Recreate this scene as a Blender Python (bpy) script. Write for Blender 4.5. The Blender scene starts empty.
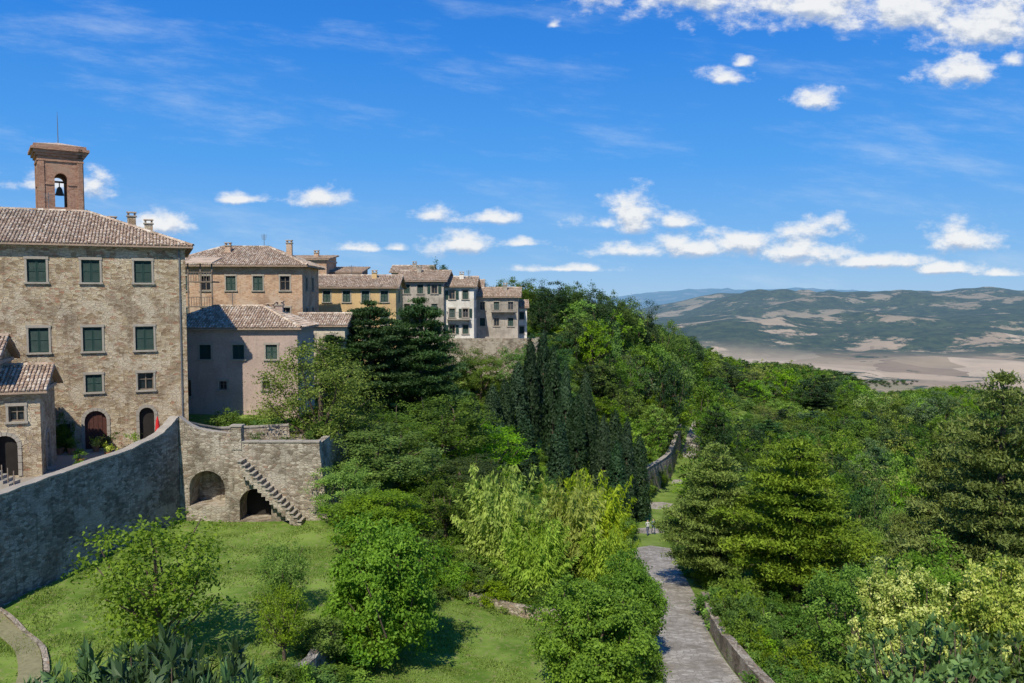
import bpy, math, random
import numpy as np
from mathutils import Vector
rng=np.random.default_rng(7); random.seed(7)
scene=bpy.context.scene
scene.view_settings.view_transform='Standard'
scene.view_settings.look='None'
scene.view_settings.exposure=0
COL=scene.collection

# ------------------------------------------------------------ node helpers
def new_mat(name):
    m=bpy.data.materials.new(name); m.use_nodes=True
    nt=m.node_tree; nt.nodes.clear()
    out=nt.nodes.new('ShaderNodeOutputMaterial')
    return m,nt,out
def N(nt,typ,**kw):
    n=nt.nodes.new(typ)
    for k,v in kw.items():
        if k.startswith('i_'):
            key=k[2:]
            n.inputs[int(key) if key.isdigit() else key.replace('_',' ')].default_value=v
        else: setattr(n,k,v)
    return n
def math_n(nt,op,a,b=None,c=None,clamp=False):
    n=nt.nodes.new('ShaderNodeMath'); n.operation=op; n.use_clamp=clamp
    for i,v in enumerate((a,b,c)):
        if v is None: continue
        if isinstance(v,(int,float)): n.inputs[i].default_value=v
        else: nt.links.new(v,n.inputs[i])
    return n.outputs[0]
def vmath(nt,op,a,b=None):
    n=nt.nodes.new('ShaderNodeVectorMath'); n.operation=op
    for i,v in enumerate((a,b)):
        if v is None: continue
        if isinstance(v,tuple): n.inputs[i].default_value=v
        else: nt.links.new(v,n.inputs[i])
    return n
def mixc(nt,f,a,b,blend='MIX'):
    n=nt.nodes.new('ShaderNodeMix'); n.data_type='RGBA'; n.blend_type=blend
    def s(i,v):
        if isinstance(v,(int,float)): n.inputs[i].default_value=v
        elif isinstance(v,tuple): n.inputs[i].default_value=(v[0],v[1],v[2],1)
        else: nt.links.new(v,n.inputs[i])
    s(0,f); s(6,a); s(7,b)
    return n.outputs[2]
def mrange(nt,v,a,b,c=0.0,d=1.0,smooth=True):
    n=nt.nodes.new('ShaderNodeMapRange'); n.interpolation_type='SMOOTHSTEP' if smooth else 'LINEAR'
    nt.links.new(v,n.inputs[0])
    for i,x in enumerate((a,b,c,d)): n.inputs[i+1].default_value=x
    return n.outputs[0]
def noise(nt,vec,scale,detail=4,rough=0.55):
    n=nt.nodes.new('ShaderNodeTexNoise'); n.inputs['Scale'].default_value=scale
    n.inputs['Detail'].default_value=detail; n.inputs['Roughness'].default_value=rough
    if vec is not None: nt.links.new(vec,n.inputs['Vector'])
    return n.outputs[0]
def ramp(nt,f,stops):
    n=nt.nodes.new('ShaderNodeValToRGB'); cr=n.color_ramp
    while len(cr.elements)<len(stops): cr.elements.new(0.5)
    for e,(p,c) in zip(cr.elements,stops): e.position=p; e.color=(c[0],c[1],c[2],1)
    nt.links.new(f,n.inputs[0]); return n.outputs[0]
def principled(nt,out,col,rough=0.85,spec=0.2,bump=None,bstr=0.5,bdist=0.03):
    p=nt.nodes.new('ShaderNodeBsdfPrincipled')
    if isinstance(col,tuple): p.inputs['Base Color'].default_value=(*col,1)
    else: nt.links.new(col,p.inputs['Base Color'])
    p.inputs['Roughness'].default_value=rough
    p.inputs['Specular IOR Level'].default_value=spec
    if bump is not None:
        b=nt.nodes.new('ShaderNodeBump'); b.inputs['Strength'].default_value=bstr; b.inputs['Distance'].default_value=bdist
        nt.links.new(bump,b.inputs['Height']); nt.links.new(b.outputs[0],p.inputs['Normal'])
    nt.links.new(p.outputs[0],out.inputs[0]); return p

def mat_leaf(name,cA,cB,transl=0.3,gloss=0.2,mid=None,vr=(.6,1.5),hr=(.482,.516)):
    m,nt,out=new_mat(name)
    at=N(nt,'ShaderNodeAttribute',attribute_name='var')
    stops=[(0.05,cA),(0.95,cB)] if mid is None else [(0.05,cA),(0.5,mid),(0.8,cB)]
    c=ramp(nt,at.outputs['Fac'],stops)
    oi=N(nt,'ShaderNodeObjectInfo')
    hs=N(nt,'ShaderNodeHueSaturation')
    nt.links.new(c,hs.inputs['Color'])
    nt.links.new(mrange(nt,oi.outputs['Random'],0,1,hr[0],hr[1],False),hs.inputs['Hue'])
    rr=math_n(nt,'FRACT',math_n(nt,'MULTIPLY',oi.outputs['Random'],7.31))
    nt.links.new(mrange(nt,rr,0,1,vr[0],vr[1],False),hs.inputs['Value'])
    r2=math_n(nt,'FRACT',math_n(nt,'MULTIPLY',oi.outputs['Random'],13.7))
    nt.links.new(mrange(nt,r2,0,1,.88,1.08,False),hs.inputs['Saturation'])
    p=nt.nodes.new('ShaderNodeBsdfPrincipled'); nt.links.new(hs.outputs[0],p.inputs['Base Color'])
    p.inputs['Roughness'].default_value=0.6; p.inputs['Specular IOR Level'].default_value=gloss
    t=nt.nodes.new('ShaderNodeBsdfTranslucent')
    nt.links.new(mixc(nt,1.0,hs.outputs[0],(1.5,1.55,0.6),'MULTIPLY'),t.inputs['Color'])
    mx=nt.nodes.new('ShaderNodeMixShader'); mx.inputs[0].default_value=transl
    nt.links.new(p.outputs[0],mx.inputs[1]); nt.links.new(t.outputs[0],mx.inputs[2]); nt.links.new(mx.outputs[0],out.inputs[0])
    return m
def mat_plain(name,col,rough=0.8,spec=0.2,var=0.25,scale=3.0):
    m,nt,out=new_mat(name)
    tc=N(nt,'ShaderNodeTexCoord')
    n=noise(nt,tc.outputs['Object'],scale,5)
    c=mixc(nt,n,tuple(x*(1-var) for x in col),tuple(x*(1+var) for x in col))
    principled(nt,out,c,rough,spec,n,0.3,0.02); return m
def mat_stone(name,stops,mortar,su=3.2,sv=6.0,stain=(0.1,0.085,0.06),mw=0.06,stain_amt=0.5,bump=0.8,light=None):
    m,nt,out=new_mat(name)
    uv=N(nt,'ShaderNodeUVMap')
    wob=N(nt,'ShaderNodeTexNoise'); wob.inputs['Scale'].default_value=1.3; wob.inputs['Detail'].default_value=1; nt.links.new(uv.outputs[0],wob.inputs['Vector'])
    v0=vmath(nt,'ADD',uv.outputs[0],vmath(nt,'MULTIPLY',wob.outputs[1],(0.2,0.2,0)).outputs[0]).outputs[0]
    v=vmath(nt,'MULTIPLY',v0,(su,sv,1)).outputs[0]
    vo=N(nt,'ShaderNodeTexVoronoi',voronoi_dimensions='2D'); vo.inputs['Scale'].default_value=1; vo.inputs['Randomness'].default_value=0.95
    nt.links.new(v,vo.inputs['Vector'])
    ve=N(nt,'ShaderNodeTexVoronoi',voronoi_dimensions='2D',feature='DISTANCE_TO_EDGE'); ve.inputs['Scale'].default_value=1; ve.inputs['Randomness'].default_value=0.95
    nt.links.new(v,ve.inputs['Vector'])
    sx=N(nt,'ShaderNodeSeparateColor'); nt.links.new(vo.outputs['Color'],sx.inputs[0])
    c=ramp(nt,sx.outputs[0],stops)
    fine=noise(nt,uv.outputs[0],14,4,0.65)
    c=mixc(nt,0.6,c,ramp(nt,fine,[(0.25,(0.28,0.28,0.28)),(0.75,(0.82,0.82,0.82))]),'OVERLAY')
    edge=mrange(nt,ve.outputs['Distance'],mw*0.3,mw*1.8)
    c=mixc(nt,math_n(nt,'MULTIPLY',math_n(nt,'SUBTRACT',1.0,edge),0.7),c,mortar)
    big=noise(nt,uv.outputs[0],0.38,8,0.66)
    st=vmath(nt,'MULTIPLY',uv.outputs[0],(1.8,0.2,1)).outputs[0]
    streak=noise(nt,st,1.6,5,0.6)
    c=mixc(nt,math_n(nt,'MULTIPLY',mrange(nt,big,0.47,0.64),stain_amt),c,stain)
    c=mixc(nt,math_n(nt,'MULTIPLY',mrange(nt,streak,0.52,0.72),stain_amt),c,stain)
    patch=noise(nt,uv.outputs[0],0.55,7,0.65)
    c=mixc(nt,math_n(nt,'MULTIPLY',mrange(nt,patch,0.52,0.60),0.6),c,light or mortar)
    h=math_n(nt,'ADD',math_n(nt,'MULTIPLY',edge,0.8),math_n(nt,'MULTIPLY',fine,1.1))
    principled(nt,out,c,0.92,0.1,h,bump,0.06); return m
def mat_plaster(name,col,dark,amt=0.5):
    m,nt,out=new_mat(name)
    uv=N(nt,'ShaderNodeUVMap')
    a=noise(nt,uv.outputs[0],0.5,7,0.65); b=noise(nt,uv.outputs[0],6,6,0.7)
    st=vmath(nt,'MULTIPLY',uv.outputs[0],(1.8,0.2,1)).outputs[0]; s=noise(nt,st,1.5,5,0.6)
    c=mixc(nt,math_n(nt,'MULTIPLY',mrange(nt,a,0.4,0.65),amt),col,dark)
    c=mixc(nt,math_n(nt,'MULTIPLY',mrange(nt,s,0.5,0.72),amt),c,dark)
    c=mixc(nt,0.5,c,ramp(nt,b,[(0.3,(0.36,0.36,0.36)),(0.7,(0.68,0.68,0.68))]),'OVERLAY')
    principled(nt,out,c,0.92,0.1,b,0.4,0.03); return m
def mat_tile(name,stops):
    m,nt,out=new_mat(name)
    at=N(nt,'ShaderNodeAttribute',attribute_name='var')
    g=N(nt,'ShaderNodeNewGeometry')
    c=ramp(nt,at.outputs['Fac'],stops)
    b=noise(nt,g.outputs['Position'],0.9,6,0.65)
    c=mixc(nt,math_n(nt,'MULTIPLY',mrange(nt,b,0.46,0.68),0.6),c,(0.22,0.19,0.14))
    f=noise(nt,g.outputs['Position'],9,4,0.6)
    c=mixc(nt,0.4,c,ramp(nt,f,[(0.3,(0.38,0.38,0.38)),(0.7,(0.72,0.72,0.72))]),'OVERLAY')
    principled(nt,out,c,0.9,0.1); return m

M={}
M['bark']=mat_plain('bark',(0.12,0.09,0.065),0.95,0.05,0.5,6)
M['leaf_mid']=mat_leaf('leaf_mid',(0.038,0.085,0.012),(0.135,0.23,0.026))
M['leaf_bright']=mat_leaf('leaf_bright',(0.075,0.145,0.012),(0.23,0.35,0.035),.33)
M['leaf_hero']=mat_leaf('leaf_hero',(0.07,0.14,0.013),(0.24,0.36,0.04),.33,.25,None,(.95,1.12))
M['leaf_dark']=mat_leaf('leaf_dark',(0.014,0.038,0.012),(0.055,0.105,0.026),0.2)
M['leaf_olive']=mat_leaf('leaf_olive',(0.10,0.14,0.02),(0.30,0.35,0.07))
M['leaf_silver']=mat_leaf('leaf_silver',(0.05,0.085,0.03),(0.17,0.235,0.085))
M['leaf_bamboo']=mat_leaf('leaf_bamboo',(0.17,0.25,0.02),(0.46,0.56,0.07),0.42,.2,None,(.95,1.1))
M['leaf_cypress']=mat_leaf('leaf_cypress',(0.010,0.03,0.012),(0.045,0.085,0.03),0.1,.2,None,(.7,1.4))
M['leaf_conifer']=mat_leaf('leaf_conifer',(0.045,0.09,0.012),(0.25,0.33,0.05),0.22,.15,None,(.9,1.2),(.478,.5))
M['leaf_flower']=mat_leaf('leaf_flower',(0.13,0.19,0.02),(0.66,0.66,0.20),0.25,0.2,(0.36,0.42,0.06),(.95,1.05))
M['leaf_loquat']=mat_leaf('leaf_loquat',(0.018,0.05,0.014),(0.07,0.13,0.035),0.15,0.35)
M['leaf_broad']=mat_leaf('leaf_broad',(0.035,0.085,0.016),(0.14,0.24,0.04),0.2,0.35)
M['grass']=mat_leaf('grass_blades',(0.13,0.21,0.018),(0.27,0.38,0.06),0.3,.2,None,(1,1.01),(.49,.491))
M['stone_palazzo']=mat_stone('stone_palazzo',[(0,(0.24,0.16,0.09)),(0.3,(0.41,0.31,0.185)),(0.6,(0.56,0.455,0.30)),(0.85,(0.44,0.35,0.24)),(1,(0.36,0.19,0.11))],(0.50,0.41,0.28),3.3,6.8,(0.19,0.14,0.095),.06,.5,.9,(0.60,0.51,0.37))
M['stone_wall']=mat_stone('stone_wall',[(0,(0.13,0.115,0.095)),(0.4,(0.27,0.245,0.21)),(0.8,(0.41,0.38,0.33)),(1,(0.23,0.17,0.13))],(0.27,0.245,0.21),3.6,7.5,(0.095,0.085,0.07),0.07,0.65,.9,(0.40,0.37,0.32))
M['stone_arch']=mat_stone('stone_arch',[(0,(0.20,0.155,0.105)),(0.4,(0.37,0.31,0.23)),(0.8,(0.52,0.45,0.34)),(1,(0.30,0.20,0.13))],(0.38,0.33,0.25),3.4,7.0,(0.14,0.115,0.08),0.07,0.65,.9,(0.5,0.44,0.34))
M['brick']=mat_stone('brick_wall',[(0,(0.34,0.20,0.12)),(0.5,(0.49,0.31,0.19)),(1,(0.54,0.38,0.25))],(0.46,0.34,0.23),4.5,13,(0.24,0.15,0.10),0.06,0.5,0.3,(0.52,0.4,0.29))
M['brick_red']=mat_stone('brick_red',[(0,(0.26,0.13,0.085)),(0.5,(0.36,0.195,0.125)),(1,(0.41,0.25,0.165))],(0.36,0.25,0.17),4.5,13,(0.17,0.105,0.075),0.06,0.5,0.3)
M['plaster_pink']=mat_plaster('plaster_pink',(0.44,0.33,0.265),(0.31,0.235,0.195))
M['plaster_yellow']=mat_plaster('plaster_yellow',(0.58,0.40,0.19),(0.40,0.27,0.15))
M['plaster_cream']=mat_plaster('plaster_cream',(0.55,0.48,0.36),(0.33,0.27,0.195),0.7)
M['plaster_grey']=mat_plaster('plaster_grey',(0.42,0.37,0.30),(0.22,0.19,0.15),0.75)
M['plaster_white']=mat_plaster('plaster_white',(0.68,0.64,0.55),(0.46,0.41,0.33),0.6)
M['tile']=mat_tile('roof_tile',[(0,(0.28,0.19,0.13)),(0.4,(0.44,0.33,0.24)),(0.75,(0.54,0.43,0.32)),(1,(0.62,0.54,0.43))])
M['trim']=mat_plain('stone_trim',(0.34,0.30,0.24),0.9,0.1,0.3,2)
M['shutter']=mat_plain('green_shutter',(0.022,0.055,0.042),0.6,0.3,0.3,4)
M['shutter_brown']=mat_plain('brown_shutter',(0.12,0.07,0.04),0.7,0.2,0.3,4)
M['wood']=mat_plain('door_wood',(0.085,0.035,0.025),0.7,0.2,0.4,5)
M['oldwood']=mat_plain('weathered_wood',(0.2,0.16,0.12),0.9,0.1,0.4,5)
M['glass']=mat_plain('window_glass',(0.02,0.025,0.03),0.12,0.6,0.2,1)
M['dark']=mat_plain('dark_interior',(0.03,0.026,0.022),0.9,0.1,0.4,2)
M['metal']=mat_plain('metal',(0.12,0.12,0.12),0.5,0.5,0.2,3)
M['bronze']=mat_plain('bronze',(0.09,0.10,0.07),0.5,0.5,0.3,3)
M['red']=mat_plain('red_fabric',(0.55,0.03,0.03),0.8,0.1,0.2,5)
M['terracotta']=mat_plain('terracotta_pot',(0.42,0.19,0.10),0.85,0.1,0.2,5)
M['paving']=mat_stone('paving_stone',[(0,(0.25,0.225,0.19)),(0.5,(0.37,0.335,0.28)),(1,(0.46,0.42,0.355))],(0.21,0.185,0.14),2.6,3.6,(0.22,0.19,0.145),0.05,0.6,0.5)
M['gravel']=mat_plain('gravel',(0.30,0.26,0.20),0.95,0.1,0.4,8)
M['soil']=mat_plain('worn_grass',(0.24,0.22,0.12),0.95,0.1,0.4,5)

# ------------------------------------------------------------ mesh builder
class B:
    def __init__(s): s.v=[];s.f=[];s.uv=[];s.mi=[];s.var=[];s.mats=[]
    def m(s,name):
        if name not in s.mats: s.mats.append(name)
        return s.mats.index(name)
    def poly(s,pts,uvs,mat,var=0.5):
        i=len(s.v); s.v+= [tuple(p) for p in pts]; s.f.append(list(range(i,i+len(pts))))
        s.uv+= list(uvs) if uvs else [(p[0]+p[1]*0.7,p[2]+p[1]*0.3) for p in pts]
        s.var+=[var]*len(pts); s.mi.append(s.m(mat))
    def finish(s,name,parent=None,smooth=False,col=None):
        me=bpy.data.meshes.new(name); me.from_pydata(s.v,[],s.f)
        for k in s.mats: me.materials.append(M[k])
        me.polygons.foreach_set('material_index',s.mi)
        uvl=me.uv_layers.new(name='UVMap')
        li=np.zeros(len(me.loops),dtype=np.int32); me.loops.foreach_get('vertex_index',li)
        uvl.data.foreach_set('uv',np.array(s.uv,dtype=np.float32)[li].ravel())
        a=me.attributes.new('var','FLOAT','POINT'); a.data.foreach_set('value',np.array(s.var,dtype=np.float32))
        if smooth: me.polygons.foreach_set('use_smooth',[True]*len(me.polygons))
        me.update()
        o=bpy.data.objects.new(name,me); (col or COL).objects.link(o)
        if parent: o.parent=parent
        return o
def empty(name,loc=(0,0,0)):
    e=bpy.data.objects.new(name,None); e.empty_display_size=0.5; COL.objects.link(e); return e

class Face:
    def __init__(s,P,d,n): s.P=P; s.d=d; s.n=n
    def pt(s,u,v,w=0): return (s.P[0]+s.d[0]*u+s.n[0]*w, s.P[1]+s.d[1]*u+s.n[1]*w, v)
def obox(b,F,u0,u1,v0,v1,w0,w1,mat,uvo=(0,0)):
    c=[F.pt(u,v,w) for w in (w0,w1) for v in (v0,v1) for u in (u0,u1)]
    for idx,kind in (((4,5,7,6),0),((1,0,2,3),0),((0,4,6,2),1),((5,1,3,7),1),((6,7,3,2),2),((0,1,5,4),2)):
        pts=[c[i] for i in idx]; uv=[]
        for i in idx:
            u=(u0,u1)[i&1]; v=(v0,v1)[(i>>1)&1]; w=(w0,w1)[(i>>2)&1]
            uv.append(((u,v),(w,v),(u,w))[kind])
        b.poly(pts,uv,mat)
def facade(b,F,L,z0,z1,ops,mat,depth=0.25,backmat=None,thick=None):
    us=sorted(set([0,L]+[o[0] for o in ops]+[o[1] for o in ops])); vs=sorted(set([z0,z1]+[o[2] for o in ops]+[o[3] for o in ops]))
    for i in range(len(us)-1):
        for j in range(len(vs)-1):
            cu=(us[i]+us[i+1])/2; cv=(vs[j]+vs[j+1])/2
            if any(o[0]<cu<o[1] and o[2]<cv<o[3] for o in ops): continue
            q=[(us[i],vs[j]),(us[i+1],vs[j]),(us[i+1],vs[j+1]),(us[i],vs[j+1])]
            b.poly([F.pt(u,v) for u,v in q],q,mat)
    for o in ops:
        u0,u1,v0,v1=o[:4]; kind=o[4] if len(o)>4 else 'shut'; arch=len(o)>5 and o[5]
        d=o[6] if len(o)>6 else depth
        r=(u1-u0)/2; uc=(u0+u1)/2; vs_=v1-r if arch else v1
        def q(p): b.poly([F.pt(*x) for x in p],[(x[0]+x[2],x[1]+x[2]*0.5) for x in p],mat)
        q([(u0,v0,0),(u0,vs_,0),(u0,vs_,-d),(u0,v0,-d)]); q([(u1,v0,0),(u1,v0,-d),(u1,vs_,-d),(u1,vs_,0)])
        q([(u0,v0,0),(u0,v0,-d),(u1,v0,-d),(u1,v0,0)])
        if arch:
            n=10; arc=[(uc-r*math.cos(math.pi*k/n),vs_+r*math.sin(math.pi*k/n)) for k in range(n+1)]
            for k in range(n):
                a,c=arc[k],arc[k+1]; q([(a[0],a[1],0),(c[0],c[1],0),(c[0],c[1],-d),(a[0],a[1],-d)])
                cor=(u0,v1) if k<n/2 else (u1,v1)
                b.poly([F.pt(*cor),F.pt(*a),F.pt(*c)],[cor,a,c],mat)
            b.poly([F.pt(u0,v1),F.pt(*arc[n//2]),F.pt(u1,v1)],[(u0,v1),arc[n//2],(u1,v1)],mat)
        else: q([(u0,v1,0),(u1,v1,0),(u1,v1,-d),(u0,v1,-d)])
        if kind=='through': continue
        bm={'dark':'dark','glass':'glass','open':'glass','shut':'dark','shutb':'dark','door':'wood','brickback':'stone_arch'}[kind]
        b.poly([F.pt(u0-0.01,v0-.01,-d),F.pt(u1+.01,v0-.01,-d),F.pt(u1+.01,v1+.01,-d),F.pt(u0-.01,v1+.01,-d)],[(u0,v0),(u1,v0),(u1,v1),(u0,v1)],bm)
def fit_windows(b,F,ops,trim='trim',sh='shutter',surround=True):
    for o in ops:
        u0,u1,v0,v1=o[:4]; kind=o[4]; arch=len(o)>5 and o[5]; w=u1-u0;h=v1-v0; uc=(u0+u1)/2
        if kind in('through','brickback'): continue
        if surround and not arch:
            t=0.13
            obox(b,F,u0-t,u0-0.002,v0,v1,0.002,0.05,trim); obox(b,F,u1+0.002,u1+t,v0,v1,0.002,0.05,trim)
            obox(b,F,u0-t-.03,u1+t+.03,v1+0.002,v1+t+.05,0.002,0.07,trim); obox(b,F,u0-t-.06,u1+t+.06,v0-.12,v0-.002,0.002,0.14,trim)
        if surround and arch:
            r=w/2; vs_=v1-r; n=9
            for k in range(n):
                a0=math.pi*(k+.04)/n; a1=math.pi*(k+.96)/n
                pi=[(uc-r*math.cos(a),vs_+r*math.sin(a)) for a in(a0,a1)]; po=[(uc-(r+.22)*math.cos(a),vs_+(r+.22)*math.sin(a)) for a in(a1,a0)]
                P=pi+po
                b.poly([F.pt(x,y,0.05) for x,y in P],P,trim)
                for i in range(4):
                    a_,c_=P[i],P[(i+1)%4]; b.poly([F.pt(*a_,0.002),F.pt(*c_,0.002),F.pt(*c_,.05),F.pt(*a_,.05)],None,trim)
            for s0,s1 in((u0-.2,u0-.003),(u1+.003,u1+.2)):
                v=v0
                while v<vs_-.05:
                    obox(b,F,s0,s1,v+.01,min(v+.38,vs_),0.002,0.05,trim); v+=.4
        if kind in('shut','shutb'):
            mm=sh if kind=='shut' else 'shutter_brown'
            for s in (0,1):
                a=u0+0.01+s*w/2; c=a+w/2-0.02
                for (x0,x1,y0,y1) in ((a,a+.06,v0+.01,v1-.01),(c-.06,c,v0+.01,v1-.01),(a+.061,c-.061,v0+.01,v0+.09),(a+.061,c-.061,v1-.09,v1-.01),(a+.061,c-.061,(v0+v1)/2-.035,(v0+v1)/2+.035)):
                    obox(b,F,x0,x1,y0,y1,-.12,-.07,mm)
                y=v0+.1
                while y<v1-.13:
                    p=[F.pt(a+.05,y,-.08),F.pt(c-.05,y,-.08),F.pt(c-.05,y+.07,-.12),F.pt(a+.05,y+.07,-.12)]
                    b.poly(p,None,mm); y+=.075
        if kind in('glass','open'):
            d=0.2
            for (x0,x1,y0,y1) in ((u0+.01,u0+.07,v0+.01,v1-.01),(u1-.07,u1-.01,v0+.01,v1-.01),(uc-.035,uc+.035,v0+.01,v1-.01),(u0+.071,uc-.036,v0+.01,v0+.08),(uc+.036,u1-.071,v0+.01,v0+.08),(u0+.071,uc-.036,v1-.08,v1-.01),(uc+.036,u1-.071,v1-.08,v1-.01),(u0+.071,uc-.036,v0+h*.6,v0+h*.6+.04),(uc+.036,u1-.071,v0+h*.6,v0+h*.6+.04)):
                obox(b,F,x0,x1,y0,y1,-d,-d+.05,'oldwood')
        if kind=='open':
            for a,c in((u0-.14-w/2,u0-.15),(u1+.15,u1+.14+w/2)):
                obox(b,F,a,c,v0,v1,0.06,0.1,sh)
                y=v0+.1
                while y<v1-.12: obox(b,F,a+.05,c-.05,y,y+.03,.1,.115,sh); y+=.09
        if kind=='door':
            n=5
            for k in range(n):
                a=u0+w*k/n+.01; top=v1-.02
                if arch:
                    xm=abs((a+w/n/2)-uc); top=v1-w/2+math.sqrt(max(0.01,(w/2)**2-min(xm+w/n/2,w/2*.98)**2))
                obox(b,F,a,a+w/n-.02,v0+.01,top,-.24,-.19,'wood')
            obox(b,F,u0,u1,v0-.15,v0-.002,0.002,.4,trim)

def tile_plane(b,poly,e,s,origin,nrm):
    e=Vector(e);s=Vector(s);o=Vector(origin);n=Vector(nrm)
    P2=[((Vector(p)-o).dot(e),(Vector(p)-o).dot(s)) for p in poly]
    def inside(x,y):
        c=False;j=len(P2)-1
        for i in range(len(P2)):
            if (P2[i][1]>y)!=(P2[j][1]>y) and x<(P2[j][0]-P2[i][0])*(y-P2[i][1])/(P2[j][1]-P2[i][1])+P2[i][0]: c=not c
            j=i
        return c
    x0=min(p[0] for p in P2);x1=max(p[0] for p in P2);y0=min(p[1] for p in P2);y1=max(p[1] for p in P2)
    x=x0+.1
    while x<x1:
        y=y0+.02
        while y<y1:
            if inside(x,y+.15):
                jx=random.uniform(-.02,.02); r0=.095;r1=.075; v=random.random(); L=.44+random.uniform(-.02,.02)
                lift=random.uniform(0.02,.05)
                ring=[]
                for (yy,r,l) in((y,r0,lift+.02),(y+L,r1,lift-.015)):
                    ring.append([o+e*(x+jx-r*math.cos(a))+s*yy+n*(l+r*math.sin(a)) for a in (0,math.pi/4,math.pi/2,math.pi*3/4,math.pi)])
                for k in range(4): b.poly([ring[0][k],ring[0][k+1],ring[1][k+1],ring[1][k]],None,'tile',v)
                b.poly(ring[0][::-1],None,'tile',v*.4)
            y+=.36
        x+=.215
def slab(b,poly,t,mat,var=.5):
    top=[Vector(p) for p in poly]; bot=[p-Vector((0,0,t)) for p in top]
    b.poly(top,None,mat,var); b.poly(bot[::-1],None,mat,var)
    n=len(top)
    for i in range(n): j=(i+1)%n; b.poly([top[i],bot[i],bot[j],top[j]],None,mat,var)

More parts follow.
